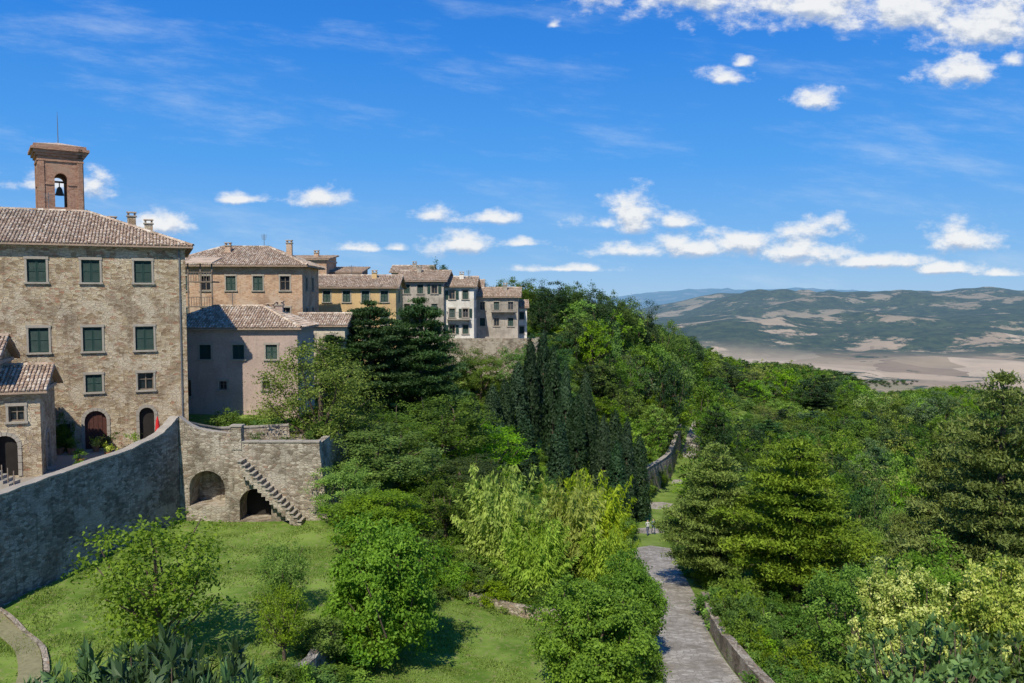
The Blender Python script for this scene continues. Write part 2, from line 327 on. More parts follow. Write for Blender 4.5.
def building(name,C,d,L,D,z0,z1,rise,front,right=(),wall='stone_palazzo',roof='hip',over=.5,chim=(),surround=True,sh='shutter',left=(),pipe=None,balc=(),ant=()):
    root=empty(name)
    dv=Vector((d[0],d[1])).normalized(); back=Vector((dv.y,-dv.x))
    if back.y<0: back=-back
    n=-back
    wl=B(); wn=B()
    FF=Face(C,(dv.x,dv.y),(n.x,n.y)); facade(wl,FF,L,z0,z1,front,wall); fit_windows(wn,FF,front,sh=sh,surround=surround)
    FR=Face(C,(back.x,back.y),(-dv.x,-dv.y)); facade(wl,FR,D,z0,z1,list(right),wall); fit_windows(wn,FR,right,sh=sh,surround=surround)
    CL=(C[0]+dv.x*L,C[1]+dv.y*L); FL=Face(CL,(back.x,back.y),(dv.x,dv.y)); facade(wl,FL,D,z0,z1,list(left),wall); fit_windows(wn,FL,left,sh=sh,surround=surround)
    CB=(C[0]+back.x*D,C[1]+back.y*D); FB=Face(CB,(dv.x,dv.y),(back.x,back.y)); facade(wl,FB,L,z0,z1,[],wall)
    rf=B()
    def p(u,w,z): return Vector((C[0]+dv.x*u+back.x*w,C[1]+dv.y*u+back.y*w,z))
    o=over; H=D/2
    k=rise/(H) ; ze=z1-k*o+.12
    zr=z1+rise+.12
    if roof=='hip':
        a,b_,c,d_=p(-o,-o,ze),p(L+o,-o,ze),p(L+o,D+o,ze),p(-o,D+o,ze); hr=min(H,L/2-.01); r1,r2=p(hr,H,zr),p(L-hr,H,zr)
        planes=[[a,b_,r2,r1],[b_,c,r2],[c,d_,r1,r2],[d_,a,r1]]
    elif roof=='gable':
        a,b_,c,d_=p(-o,-o,ze),p(L+o,-o,ze),p(L+o,D+o,ze),p(-o,D+o,ze); r1,r2=p(-o,H,zr),p(L+o,H,zr)
        planes=[[a,b_,r2,r1],[c,d_,r1,r2]]
        for F_ in(FR,FL): wl.poly([F_.pt(0,z1),F_.pt(D,z1),F_.pt(H,z1+rise)],[(0,z1),(D,z1),(H,z1+rise)],wall)
    elif roof=='shed':
        zr=z1+rise+.12; k=rise/D; ze=z1-k*o+.12
        a,b_,c,d_=p(-o,-o,ze),p(L+o,-o,ze),p(L+o,D+o*.3,zr+k*o*.3),p(-o,D+o*.3,zr+k*o*.3)
        planes=[[a,b_,c,d_]]
        for F_ in(FR,FL): wl.poly([F_.pt(0,z1),F_.pt(D,z1),F_.pt(D,z1+rise)],[(0,z1),(D,z1),(D,z1+rise)],wall)
        wl.poly([FB.pt(0,z1),FB.pt(L,z1),FB.pt(L,z1+rise),FB.pt(0,z1+rise)],None,wall)
    for pl in planes:
        slab(rf,pl,.1,'tile',.15)
        e=(pl[1]-pl[0]).normalized(); nn=e.cross(pl[2]-pl[0]).normalized()
        if nn.z<0: nn=-nn
        s=nn.cross(e).normalized()
        if s.z<0: s=-s
        tile_plane(rf,pl,e,s,pl[0],nn)
    def ridge(A,Bp):
        A=Vector(A);Bp=Vector(Bp); t=(Bp-A); Ln=t.length; t.normalize(); sd=t.cross(Vector((0,0,1))).normalized(); q=0
        while q<Ln-.2:
            vv=random.random(); r=.13; rings=[]
            for yy in(q,q+.4): rings.append([A+t*yy+sd*(-r*math.cos(a))+Vector((0,0,.06+r*math.sin(a)+(0.02 if yy==q else 0))) for a in(0,.8,1.57,2.34,3.14)])
            for kk in range(4): rf.poly([rings[0][kk],rings[0][kk+1],rings[1][kk+1],rings[1][kk]],None,'tile',vv)
            q+=.36
    if roof!='shed': ridge(r1,r2)
    if roof=='hip':
        for A,Bp in((a,r1),(d_,r1),(b_,r2),(c,r2)): ridge(A,Bp)
    obox(wn,FF,-.06,L+.06,z1-.22,z1-.02,.003,.14,'trim'); obox(wn,FR,0.0,D,z1-.22,z1-.02,.003,.139,'trim')
    u=0.2
    while u<L: obox(wn,FF,u,u+.09,z1-.02-.0,z1+.06-k*.2,.14,o-.08,'oldwood'); u+=.55
    if pipe: obox(wn,FF,pipe,pipe+.09,z0,z1-.25,.02,.1,'metal')
    for (bu0,bu1,bz) in balc:
        obox(wn,FF,bu0,bu1,bz-.12,bz,.003,1.0,'trim'); obox(wn,FF,bu0,bu1,bz+.95,bz+1.0,.95,1.0,'metal')
        q=bu0+.02
        while q<bu1-.03: obox(wn,FF,q,q+.03,bz+.001,bz+.949,.955,.985,'metal'); q+=.14
        for q in(bu0,bu1-.03): obox(wn,FF,q,q+.03,bz+.951,bz+.999,.003,.949,'metal')
        obox(wn,FF,bu0+.1,bu0+.2,bz-.5,bz-.121,.003,.5,'trim'); obox(wn,FF,bu1-.2,bu1-.1,bz-.5,bz-.121,.003,.5,'trim')
    for (au,aw,ah) in ant:
        Fa=Face((C[0]+back.x*aw,C[1]+back.y*aw),(dv.x,dv.y),(n.x,n.y)); zt=z1+k*min(aw,D-aw)
        obox(wn,Fa,au,au+.05,zt-.2,zt+ah,0,.05,'metal')
        for i in range(5): obox(wn,Fa,au-.35+i*.04,au+.4-i*.04,zt+ah-.15-i*.12,zt+ah-.12-i*.12,.051,.075,'metal')
    for (cu,cw,hh) in chim:
        Fc=Face((C[0]+back.x*cw,C[1]+back.y*cw),(dv.x,dv.y),(n.x,n.y)); zb=z1+.0
        zt=z1+k*min(cw,D-cw)+hh
        obox(wn,Fc,cu-.3,cu+.3,zb,zt,-.25,.25,wall); obox(wn,Fc,cu-.38,cu+.38,zt+.001,zt+.08,-.33,.33,'trim')
        for q in(-.3,.15): obox(wn,Fc,cu+q,cu+q+.14,zt+.081,zt+.3,-.2,.2,wall)
        obox(wn,Fc,cu-.36,cu+.36,zt+.301,zt+.38,-.3,.3,'tile')
    wl.finish('walls',root); wn.finish('windows_doors_trim',root); rf.finish('tiled_roof',root)
    return root

# ------------------------------------------------------------ terrain
def vnoise(x,y,seed=0):
    xi=np.floor(x).astype(np.int64); yi=np.floor(y).astype(np.int64); fx=x-xi; fy=y-yi
    def h(a,b):
        n=(a*374761393+b*668265263+seed*974634777)&0xffffffff
        n=((n^(n>>13))*1274126177)&0xffffffff
        return ((n^(n>>16))&0xffff)/65535.0
    u=fx*fx*(3-2*fx); v=fy*fy*(3-2*fy)
    return (h(xi,yi)*(1-u)+h(xi+1,yi)*u)*(1-v)+(h(xi,yi+1)*(1-u)+h(xi+1,yi+1)*u)*v
def fbm(x,y,o=4,seed=0):
    s=0;a=.5;t=0
    for i in range(o): s=s+a*vnoise(x*2**i,y*2**i,seed+i); t+=a; a*=.5
    return s/t*2-1
def sm(x,a,b):
    t=np.clip((x-a)/(b-a),0,1); return t*t*(3-2*t)
PATH=[(9.6,14,-14.6),(9.0,24,-16.0),(8.8,37,-17.9),(9.6,46,-19.4),(11.0,55,-20.9),(13.0,72,-23.7),(15.6,90,-26.6),(20,107,-28.2),(27,124,-29),(33,145,-28.5),(42,175,-27),(55,205,-26)]
CP=[(-23,36,-14.1),(-21,50,-14.1),(-12,52,-13.8),(-12,36,-14.3),(-30,25,-13.7),(-12,22,-14),(-25,5,-12.5),(0,3,-12),(0,16,-14.5),(0,28,-16.6),(-3,36,-17),(2,38,-17.2),(-3,44,-17.2),(4,50,-18.6),(-6,54,-15),
 (-18,62,-9.5),(-12,62,-12),(-20,85,-8),(-22,100,-6),(-15,112,-8),(-5,118,-8),(3,122,-8),(10,140,-7),(18,165,-9),(28,195,-13),(40,240,-20),(-12,85,-12.5),(-8,103,-13),(1,108,-13),(-35,55,-10.6),(-60,60,-10),(-50,100,-6),
 (0,90,-19),(5,95,-21),(-5,78,-17),(8,110,-19),(16,130,-20),(28,165,-19),(-5,65,-15.5),(3,68,-19),
 (14,30,-17.6),(20,37,-19.5),(35,45,-24),(18,22,-16.5),(30,20,-20),(24,60,-24),(20,55,-21.8),(40,80,-31),(60,60,-34),(28,95,-29.5),(60,120,-36),(100,100,-42),(60,180,-32),(100,200,-38),(150,250,-43),(150,150,-50),
 (200,400,-52),(100,400,-44),(155,420,-40),(240,400,-60),(260,300,-60),(0,300,-24),(60,300,-32),(0,450,-50),(-100,450,-50),(-200,100,-30),(-300,300,-60),(200,0,-50),(-100,0,-14),(400,200,-80),(300,450,-75),(0,-20,-10),(400,-50,-80)]
CP+= [p for p in PATH]
cp=np.array(CP,float)
Dm=np.hypot(cp[:,0][:,None]-cp[:,0][None],cp[:,1][:,None]-cp[:,1][None])
nn_=len(cp); A=np.zeros((nn_+3,nn_+3)); A[:nn_,:nn_]=Dm+np.eye(nn_)*-0.3; A[:nn_,nn_]=1; A[nn_,:nn_]=1
A[:nn_,nn_+1]=cp[:,0]/100;A[:nn_,nn_+2]=cp[:,1]/100;A[nn_+1,:nn_]=cp[:,0]/100;A[nn_+2,:nn_]=cp[:,1]/100
W=np.linalg.solve(A,np.concatenate([cp[:,2],[0,0,0]]))
def path_dist(x,y):
    best=np.full(x.shape,1e9); zz=np.zeros(x.shape)
    for (ax,ay,az),(bx,by,bz) in zip(PATH[:-1],PATH[1:]):
        dx,dy=bx-ax,by-ay; t=np.clip(((x-ax)*dx+(y-ay)*dy)/(dx*dx+dy*dy),0,1)
        d=np.hypot(x-ax-t*dx,y-ay-t*dy); m=d<best; best=np.where(m,d,best); zz=np.where(m,az+t*(bz-az),zz)
    return best,zz
def lawn_edge(y): return np.interp(y,[10,28,40,46,50,54],[-9.5,-8.6,-6.0,-4.6,-6.5,-12])
def H(x,y):
    x=np.asarray(x,float); y=np.asarray(y,float); shp=x.shape; x=x.ravel(); y=y.ravel()
    z=np.full(x.shape,W[nn_])+W[nn_+1]*x/100+W[nn_+2]*y/100
    for i in range(nn_): z+=W[i]*np.hypot(x-cp[i,0],y-cp[i,1])
    z=np.clip(z,-90,-2)
    e=lawn_edge(y); m=(1-sm(x,e-.9,e+.9))*sm(x,-60,-40)*sm(y,12,20)*(1-sm(y,51,58))
    z=z*(1-m)+(-14.2+.22*fbm(x/3,y/3,3,5))*m
    r=np.hypot(x,y); th=np.arctan2(x,y)
    z=z+fbm(x/6,y/6,3,3)*.35*sm(r,55,90)
    rid=lambda s,sd: 1-np.abs(fbm(x/s+3,y/s,5,sd))*2.2
    far=-300+42*fbm(x/700,y/700,4,11)+fbm(x/2300,y/2300,3,12)*60*sm(r,1500,3500)
    far+=(70+80*rid(1700,17)+30*fbm(x/500,y/500,4,19))*sm(th,.10,.30)*sm(r,4700,6300)
    far+=(165+95*rid(2300,13)+35*fbm(x/600,y/600,4,23))*sm(th,.08,.32)*sm(r,7400,9600)*(1-sm(r,11500,16000))
    far-=150*sm(th,.10,.32)*sm(r,13000,18000)
    far+=(680+170*fbm(th*18,r*0+1.5,4,21))*sm(th,.05,.22)*(1-.35*sm(th,.35,.5))*np.exp(-((r-38000)/5000)**2)
    t=sm(r,430,1500); z=z*(1-t)+far*t
    d,pz=path_dist(x,y); m=1-sm(d,2.0,4.2); z=z*(1-m)+(pz-.06)*m
    return z.reshape(shp)
def h1(x,y): return float(H(np.array([x]),np.array([y]))[0])

ang=np.concatenate([np.radians(np.arange(-110,-45,1.5)),np.radians(np.arange(-45,45,.22)),np.radians(np.arange(45,111,1.5))])
rr=[2.0]
while rr[-1]<70000: rr.append(rr[-1]*(1.012 if (rr[-1]<130 or 4000<rr[-1]<13000) else 1.018))
rr=np.array(rr); AA,RR=np.meshgrid(ang,rr); X=RR*np.sin(AA); Y=RR*np.cos(AA); Z=H(X,Y)
na=len(ang); nr=len(rr); idx=np.arange(na*nr).reshape(nr,na)
F4=np.stack([idx[:-1,:-1],idx[:-1,1:],idx[1:,1:],idx[1:,:-1]],-1).reshape(-1,4)
def fast_mesh(name,V,F,mats=(),mi=None,var=None,smooth=False):
    me=bpy.data.meshes.new(name); V=np.asarray(V,np.float32); F=np.asarray(F,np.int32)
    me.vertices.add(len(V)); me.vertices.foreach_set('co',V.ravel())
    me.loops.add(F.size); me.loops.foreach_set('vertex_index',F.ravel())
    me.polygons.add(len(F)); me.polygons.foreach_set('loop_start',np.arange(0,F.size,F.shape[1],dtype=np.int32))
    try: me.polygons.foreach_set('loop_total',np.full(len(F),F.shape[1],dtype=np.int32))
    except Exception: pass
    for m in mats: me.materials.append(m)
    if mi is not None: me.polygons.foreach_set('material_index',np.asarray(mi,np.int32))
    if var is not None:
        a=me.attributes.new('var','FLOAT','POINT'); a.data.foreach_set('value',np.asarray(var,np.float32))
    me.polygons.foreach_set('use_smooth',np.full(len(F),smooth))
    me.update(calc_edges=True); me.validate(); return me
m,nt,out=new_mat('terrain')
g=N(nt,'ShaderNodeNewGeometry'); pos=g.outputs['Position']
r=vmath(nt,'LENGTH',pos).outputs['Value']
n1=noise(nt,pos,.35,6,.6); n2=noise(nt,pos,3.5,5,.65)
grass=mixc(nt,mrange(nt,n1,.35,.65),(0.09,0.16,0.02),(0.19,0.27,0.05))
grass=mixc(nt,mrange(nt,n2,.48,.74),grass,(0.25,0.23,0.10))
wn_=N(nt,'ShaderNodeTexNoise'); wn_.inputs['Scale'].default_value=.0022; nt.links.new(pos,wn_.inputs['Vector'])
fv=vmath(nt,'ADD',vmath(nt,'MULTIPLY',pos,(1/420,1/480,0)).outputs[0],vmath(nt,'MULTIPLY',wn_.outputs[1],(1.6,1.6,0)).outputs[0]).outputs[0]
vo=N(nt,'ShaderNodeTexVoronoi',voronoi_dimensions='2D'); vo.inputs['Scale'].default_value=1; nt.links.new(fv,vo.inputs['Vector'])
sc=N(nt,'ShaderNodeSeparateColor'); nt.links.new(vo.outputs['Color'],sc.inputs[0])
field=ramp(nt,sc.outputs[0],[(0,(0.40,0.29,0.18)),(.3,(0.50,0.38,0.25)),(.5,(0.27,0.19,0.115)),(.7,(0.44,0.33,0.21)),(.88,(0.34,0.25,0.15)),(1,(0.20,0.19,0.085))])
fn=noise(nt,pos,.006,7,.65)
field=mixc(nt,.5,field,ramp(nt,fn,[(.3,(.38,.38,.38)),(.7,(.66,.66,.66))]),'OVERLAY')
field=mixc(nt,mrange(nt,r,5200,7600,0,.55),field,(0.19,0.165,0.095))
wd=noise(nt,pos,.0024,9,.72); wood=math_n(nt,'MULTIPLY',mrange(nt,wd,.565,.60),mrange(nt,r,5000,5800,1,0))
wood2=mrange(nt,r,4400,5400,0,1); wd2=noise(nt,pos,.0014,10,.72); woodfar=math_n(nt,'MULTIPLY',wood2,mrange(nt,wd2,.43,.475))
wood=math_n(nt,'MAXIMUM',wood,woodfar)
spk=noise(nt,pos,.012,5,.75)
woodc=mixc(nt,mrange(nt,spk,.38,.65),(0.013,0.027,0.014),(0.055,0.075,0.028))
field=mixc(nt,wood,field,woodc)
col=mixc(nt,mrange(nt,r,480,900),grass,field)
hb=math_n(nt,'ADD',n2,math_n(nt,'MULTIPLY',n1,2))
p=principled(nt,out,col,.95,.05,hb,.4,.06)
painted_haze=math_n(nt,'SUBTRACT',1.0,math_n(nt,'POWER',2.71828,math_n(nt,'MULTIPLY',r,-1/19000)))  # aerial haze painted into the terrain material: bluish glow grows with distance
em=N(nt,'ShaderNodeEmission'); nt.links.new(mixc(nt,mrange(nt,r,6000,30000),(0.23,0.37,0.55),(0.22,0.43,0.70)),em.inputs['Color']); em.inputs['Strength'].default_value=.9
mx=N(nt,'ShaderNodeMixShader'); nt.links.new(painted_haze,mx.inputs[0]); nt.links.new(p.outputs[0],mx.inputs[1]); nt.links.new(em.outputs[0],mx.inputs[2]); nt.links.new(mx.outputs[0],out.inputs[0])
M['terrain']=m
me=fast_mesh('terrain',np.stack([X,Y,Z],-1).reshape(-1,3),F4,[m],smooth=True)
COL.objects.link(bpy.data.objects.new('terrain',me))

# ------------------------------------------------------------ foliage
def unit(v): return v/np.maximum(np.linalg.norm(v,axis=-1,keepdims=True),1e-6)
def leafquads(P,axis,nrm,L,Wd):
    n=len(P); axis=unit(axis); side=unit(np.cross(nrm,axis)); L=np.broadcast_to(L,(n,))[:,None]; Wd=np.broadcast_to(Wd,(n,))[:,None]
    V=np.stack([P-axis*L/2,P+side*Wd/2,P+axis*L/2,P-side*Wd/2],1).reshape(-1,3)
    return V,np.arange(n*4).reshape(-1,4)
def tube(pts,rad,sides=6):
    pts=[Vector(p) for p in pts]; V=[];F=[]
    for i,p in enumerate(pts):
        t=(pts[min(i+1,len(pts)-1)]-pts[max(i-1,0)]).normalized(); a=t.orthogonal().normalized() if abs(t.z)<.9 else Vector((1,0,0)); a=(a-t*a.dot(t)).normalized(); b=t.cross(a)
        for k in range(sides):
            q=2*math.pi*k/sides; V.append(tuple(p+(a*math.cos(q)+b*math.sin(q))*rad[i]))
    for i in range(len(pts)-1):
        for k in range(sides): F.append((i*sides+k,i*sides+(k+1)%sides,(i+1)*sides+(k+1)%sides,(i+1)*sides+k))
    return np.array(V),np.array(F)
class Tree:
    def __init__(s): s.V=[];s.F=[];s.mi=[];s.var=[];s.n=0
    def add(s,V,F,mi,var):
        s.V.append(V); s.F.append(F+s.n); s.n+=len(V); s.mi.append(np.full(len(F),mi)); s.var.append(np.broadcast_to(var,(len(V),)))
    def mesh(s,name,leafmat): return fast_mesh(name,np.concatenate(s.V),np.concatenate(s.F),[M['bark'],M[leafmat]],np.concatenate(s.mi),np.concatenate(s.var))
def limb(t,a,b,r0,r1,bend=.15,seg=4):
    a=np.array(a,float);b=np.array(b,float); L=np.linalg.norm(b-a); off=rng.normal(0,1,3)*L*bend
    pts=[a+(b-a)*k/seg+off*math.sin(math.pi*k/seg)*.6 for k in range(seg+1)]; V,F=tube(pts,[r0+(r1-r0)*k/seg for k in range(seg+1)],6); t.add(V,F,0,.5); return pts
def fol(t,C,sig,n,leaf,ctr,upb=.5,outb=.6,flat=.7,asp=.55,cv=None):
    k=len(C); P=np.repeat(C,n,0)+rng.normal(0,1,(k*n,3))*np.repeat(np.broadcast_to(sig,(k,)),n)[:,None]*np.array([1,1,flat])
    nr=rng.normal(0,1,P.shape)*.8+unit(P-np.array(ctr))*outb+np.array([0,0,upb]); ax=rng.normal(0,1,P.shape)
    L=leaf*rng.uniform(.7,1.35,len(P)); V,F=leafquads(P,ax-nr*(np.sum(ax*nr,1)/np.sum(nr*nr,1))[:,None],nr,L,L*asp)
    cvv=rng.random(k) if cv is None else cv
    var=np.clip(np.repeat(cvv,n)*.6+rng.random(k*n)*.4,0,1); t.add(V,F,1,np.repeat(var,4))
def decid(name,mat,Ht=10,Wd=8,tf=.2,nl=11,nc=170,n=90,leaf=.2,sig=.3,asp=.55,lr=(.33,.50)):
    t=Tree(); cz=Ht*(tf+1)/2; az=Ht*(1-tf)/2; R=Wd/2
    lobes=[]
    for i in range(nl):
        g_=i*2.39996+rng.uniform(-.3,.3); zz=1-2*(i+.5)/nl; rad=math.sqrt(1-zz*zz); f=rng.uniform(.48,.76)
        lobes.append((np.array([rad*math.cos(g_)*R*f,rad*math.sin(g_)*R*f,cz+zz*az*f]),rng.uniform(*lr)*min(R,az)))
    lobes.append((np.array([0,0,cz]),.5*min(R,az)))
    C=[]
    tries=0
    while len(C)<nc and tries<nc*20:
        tries+=1
        c,rl=lobes[rng.integers(len(lobes))]; d=unit(rng.normal(0,1,3)); p_=c+d*rl*rng.uniform(.7,1.15)
        if any(np.linalg.norm(p_-c2)<r2*.68 for c2,r2 in lobes): continue
        if p_[2]<Ht*tf*.5 : continue
        C.append(p_)
    C=np.array(C); fol(t,C,sig*rng.uniform(.7,1.3,len(C)),n,leaf,(0,0,cz-.2*az),asp=asp)
    top=(rng.normal(0,.2),rng.normal(0,.2),cz+az*.3)
    V,F=tube([(0,0,-1.2),(0,0,Ht*tf),(top[0]*.5,top[1]*.5,cz),top],[Ht*.028,Ht*.022,Ht*.013,.02],8); t.add(V,F,0,.5)
    for c,rl in lobes[:-1]: limb(t,(0,0,Ht*tf*rng.uniform(.8,1.5)),c+unit(c-np.array([0,0,cz]))*rl*.6,Ht*.010,.02)
    return t.mesh(name,mat)
def cypress(name,Ht=14,Wd=3,nc=240,n=42):
    t=Tree(); C=[]
    for i in range(nc):
        q=rng.random(); prof=(min(1,q/.18)**.6)*(1-q)**.5*1.1; a=rng.uniform(0,6.28); rr_=Wd/2*prof*rng.uniform(.75,1.05)
        C.append((rr_*math.cos(a),rr_*math.sin(a),.3+q*Ht*.97))
    C=np.array(C); k=nc; P=np.repeat(C,n,0)+rng.normal(0,1,(k*n,3))*np.array([.12,.12,.42])
    axd=np.array([0,0,1.0])+rng.normal(0,.35,P.shape); out_=P*np.array([1,1,0]); nr=unit(out_)+rng.normal(0,.4,P.shape)+np.array([0,0,.3])
    L=rng.uniform(.24,.46,len(P)); V,F=leafquads(P,axd,nr,L,L*.42); t.add(V,F,1,np.repeat(np.clip(np.repeat(rng.random(k),n)*.6+rng.random(k*n)*.4,0,1),4))
    V,F=tube([(0,0,-1),(0,0,Ht*.5),(0,0,Ht*.93)],[.2,.13,.02]); t.add(V,F,0,.5); return t.mesh(name,'leaf_cypress')
def conifer(name,mat='leaf_conifer',Ht=11,Wd=8.5,base=.22,lay=11,n=60,dome=.5,leaf=.26):
    t=Tree(); V,F=tube([(0,0,-1.5),(.1,0,Ht*.35),(0,.1,Ht*.7),(0,0,Ht*.97)],[Ht*.026,Ht*.02,Ht*.011,.02],8); t.add(V,F,0,.5)
    C=[];CV=[]
    for l in range(lay):
        q=(l/(lay-1))**.85; z=Ht*(base+(.97-base)*q); Rm=Wd/2*((1-q)**dome)*(.7+.3*min(1,q*5+.2)); nb=max(5,int(9-4*q))
        a0=rng.uniform(0,6.28)
        for b_ in range(nb):
            a=a0+b_*6.283/nb+rng.uniform(-.3,.3); L=Rm*rng.uniform(.62,1.2)+.3; rise=L*rng.uniform(-.08,.28); cvb=rng.random()
            e=(L*math.cos(a),L*math.sin(a),z+rise); limb(t,(0,0,z-.2),e,.06*(1-q)+.02,.012,.05,3)
            m_=max(2,int(L/.36))
            for j in range(m_):
                f=(j+1.3)/(m_+.3)
                if f<.25 and L>1.2: continue
                wdt=.34*L*(1-abs(f-.6))+.1
                for s in range(2 if L>1.3 else 1):
                    off=rng.uniform(-wdt,wdt); C.append((e[0]*f-off*math.sin(a),e[1]*f+off*math.cos(a),z-.2+(rise+.2)*f+rng.uniform(0,.22)-.1*abs(off))); CV.append(cvb*.5+rng.random()*.5)
    C=np.array(C); k=len(C); P=np.repeat(C,n,0)+rng.normal(0,1,(k*n,3))*np.array([.27,.27,.10])
    o_=unit(P*np.array([1,1,0])); axd=o_*.6+rng.normal(0,.6,P.shape)+np.array([0,0,.35]); nr=rng.normal(0,.5,P.shape)+np.array([0,0,1.0])
    L=rng.uniform(.6,1.3,len(P))*leaf; V,F=leafquads(P,axd,nr,L,L*.34); t.add(V,F,1,np.repeat(np.clip(np.repeat(np.array(CV),n)*.6+rng.random(k*n)*.4,0,1),4)); return t.mesh(name,mat)
def bamboo(name,Ht=7,Wd=6,nc=75,n=200):
    t=Tree(); P=[];AX=[];CV=[]
    for i in range(nc):
        a=rng.uniform(0,6.28); r0=Wd*.26*math.sqrt(rng.random()); h=Ht*rng.uniform(.45,1.1); lean=rng.uniform(.05,1)*Wd*.3
        pts=[]
        for k in range(7):
            q=k/6; pts.append((r0*math.cos(a)+lean*q**2.4*math.cos(a),r0*math.sin(a)+lean*q**2.4*math.sin(a),h*(q-.10*q**4*lean/Wd*2.5)))
        V,F=tube(pts,[.035-.004*k for k in range(7)],5); t.add(V,F,1,.8)
        pa=np.array(pts); q=rng.uniform(.08,1,n)**.8*6; i0=np.minimum(q.astype(int),5); f=(q-i0)[:,None]
        b_=pa[i0]*(1-f)+pa[i0+1]*f; wv=(1.15-q/6)[:,None]; off=rng.normal(0,1,(n,3))*np.array([.36,.36,.2])*np.clip(wv,.35,1)
        P.append(b_+off); AX.append(off*1.2+np.array([math.cos(a)*.3,math.sin(a)*.3,-.55])+rng.normal(0,.25,(n,3))); CV.append(np.clip(rng.random()*.6+rng.random(n)*.4,0,1))
    P=np.concatenate(P);AX=np.concatenate(AX); L=rng.uniform(.2,.44,len(P)); nr=rng.normal(0,.6,P.shape)+np.array([0,-.0,.9])+unit(P*np.array([1,1,0]))*.5
    V,F=leafquads(P,AX,nr,L,L*.3); t.add(V,F,1,np.repeat(np.concatenate(CV),4)); return t.mesh(name,'leaf_bamboo')
def loquat(name,Ht=6,Wd=4,nr_=190,leaf=.34,mat='leaf_loquat',asp=.36):
    t=Tree(); cz=Ht*.62; C=[]
    for i in range(nr_):
        d=unit(rng.normal(0,1,3)); 
        if d[2]<-.5: d[2]*=-1
        C.append(np.array([0,0,cz])+d*np.array([Wd/2,Wd/2,Ht*.36])*rng.uniform(.55,1.05))
    for c in C[::3]: limb(t,(0,0,Ht*.3*rng.uniform(.5,1.2)),c,.05,.012,.1)
    V,F=tube([(0,0,-1),(0,.1,Ht*.3),(0,0,Ht*.7)],[.14,.11,.04]); t.add(V,F,0,.5)
    P=[];A_=[];NR=[];CV=[]
    for c in C:
        m_=13; out_=unit(c-np.array([0,0,cz-.8])+np.array([0,0,.6])); ax=unit(out_*.5+rng.normal(0,.75,(m_,3))); L=leaf*rng.uniform(.7,1.2,m_)
        P.append(c+ax*L[:,None]*.5); A_.append(ax*L[:,None]); NR.append(out_+rng.normal(0,.35,(m_,3))); CV.append(np.clip(rng.random()*.4+rng.random(m_)*.6,0,1))
    P=np.concatenate(P);A_=np.concatenate(A_);NR=np.concatenate(NR); L=np.linalg.norm(A_,axis=1)
    V,F=leafquads(P,A_,NR,L,L*asp); t.add(V,F,1,np.repeat(np.concatenate(CV),4)); return t.mesh(name,mat)

T={};DIM={}
def reg(k,me,w,h): T[k]=me; DIM[k]=(w,h)
for k,mt,nl,nc in(('mid1','leaf_mid',11,170),('mid2','leaf_mid',14,200),('mid3','leaf_mid',8,150),('bri1','leaf_bright',10,170),('bri2','leaf_bright',15,200),('drk1','leaf_dark',9,170),('drk2','leaf_dark',13,190),('sil1','leaf_silver',12,170)):
    reg(k,decid('tree_'+k,mt,nl=nl,nc=nc,n=80),8,10)
    reg('L'+k,decid('far_tree_'+k,mt,nl=nl,nc=115,n=32,leaf=.34,sig=.30,lr=(.28,.46)),8,10)
reg('oli1',decid('tree_olive_a','leaf_olive',nl=13,nc=210,n=80,leaf=.17,sig=.36),8,10)
reg('Loli1',decid('far_olive','leaf_olive',nl=13,nc=100,n=30,leaf=.32,sig=.36),8,10)
reg('thin',decid('tree_thin','leaf_hero',Ht=6.5,Wd=5.5,tf=.15,nl=18,nc=230,n=30,leaf=.17,sig=.26,lr=(.2,.34)),5.5,6.5)
reg('fine',decid('tree_fine','leaf_hero',Ht=6,Wd=5.5,tf=.02,nl=24,nc=420,n=90,leaf=.15,sig=.2,lr=(.22,.42)),5.5,6)
reg('fine2',decid('bush_fine','leaf_hero',Ht=5,Wd=5.5,tf=.0,nl=24,nc=440,n=95,leaf=.13,sig=.18,lr=(.22,.42)),5.5,5)
reg('flow',decid('flower_bush','leaf_flower',Ht=7,Wd=4.4,tf=.0,nl=34,nc=620,n=75,leaf=.13,sig=.13,lr=(.26,.42)),4.4,7)
reg('shr1',decid('shrub_a','leaf_mid',Ht=3,Wd=3.6,tf=0,nl=9,nc=100,n=45,leaf=.19,sig=.2),3.6,3); reg('shr2',decid('shrub_b','leaf_bright',Ht=3,Wd=3.6,tf=0,nl=9,nc=100,n=45,leaf=.18,sig=.2),3.6,3)
reg('cyp1',cypress('cypress_a',Wd=2.7),2.7,14); reg('cyp2',cypress('cypress_b',Wd=2.4),2.4,14)
reg('con1',conifer('conifer_a',lay=12,dome=.55),8.5,11); reg('con2',conifer('conifer_b',lay=13,dome=.75),8.5,11); reg('con3',conifer('conifer_c','leaf_dark',Ht=12,Wd=8,base=.1,lay=14,dome=.4,n=60,leaf=.3),8,12)
reg('con4',conifer('conifer_d',Ht=15,Wd=10,base=.08,lay=18,dome=.8,n=60),10,15)
reg('Lcon3',conifer('far_conifer','leaf_dark',Ht=12,Wd=8,base=.1,lay=10,dome=.45,n=18,leaf=.5),8,12)
reg('bam1',bamboo('bamboo_a'),6,7); reg('bam2',bamboo('bamboo_b'),6,7)
reg('loq',loquat('loquat_a',leaf=.34,asp=.30,nr_=230),4,6); reg('loq2',loquat('loquat_b',Ht=5.5,Wd=4.5,nr_=280,leaf=.22,mat='leaf_broad',asp=.42),4.5,5.5)
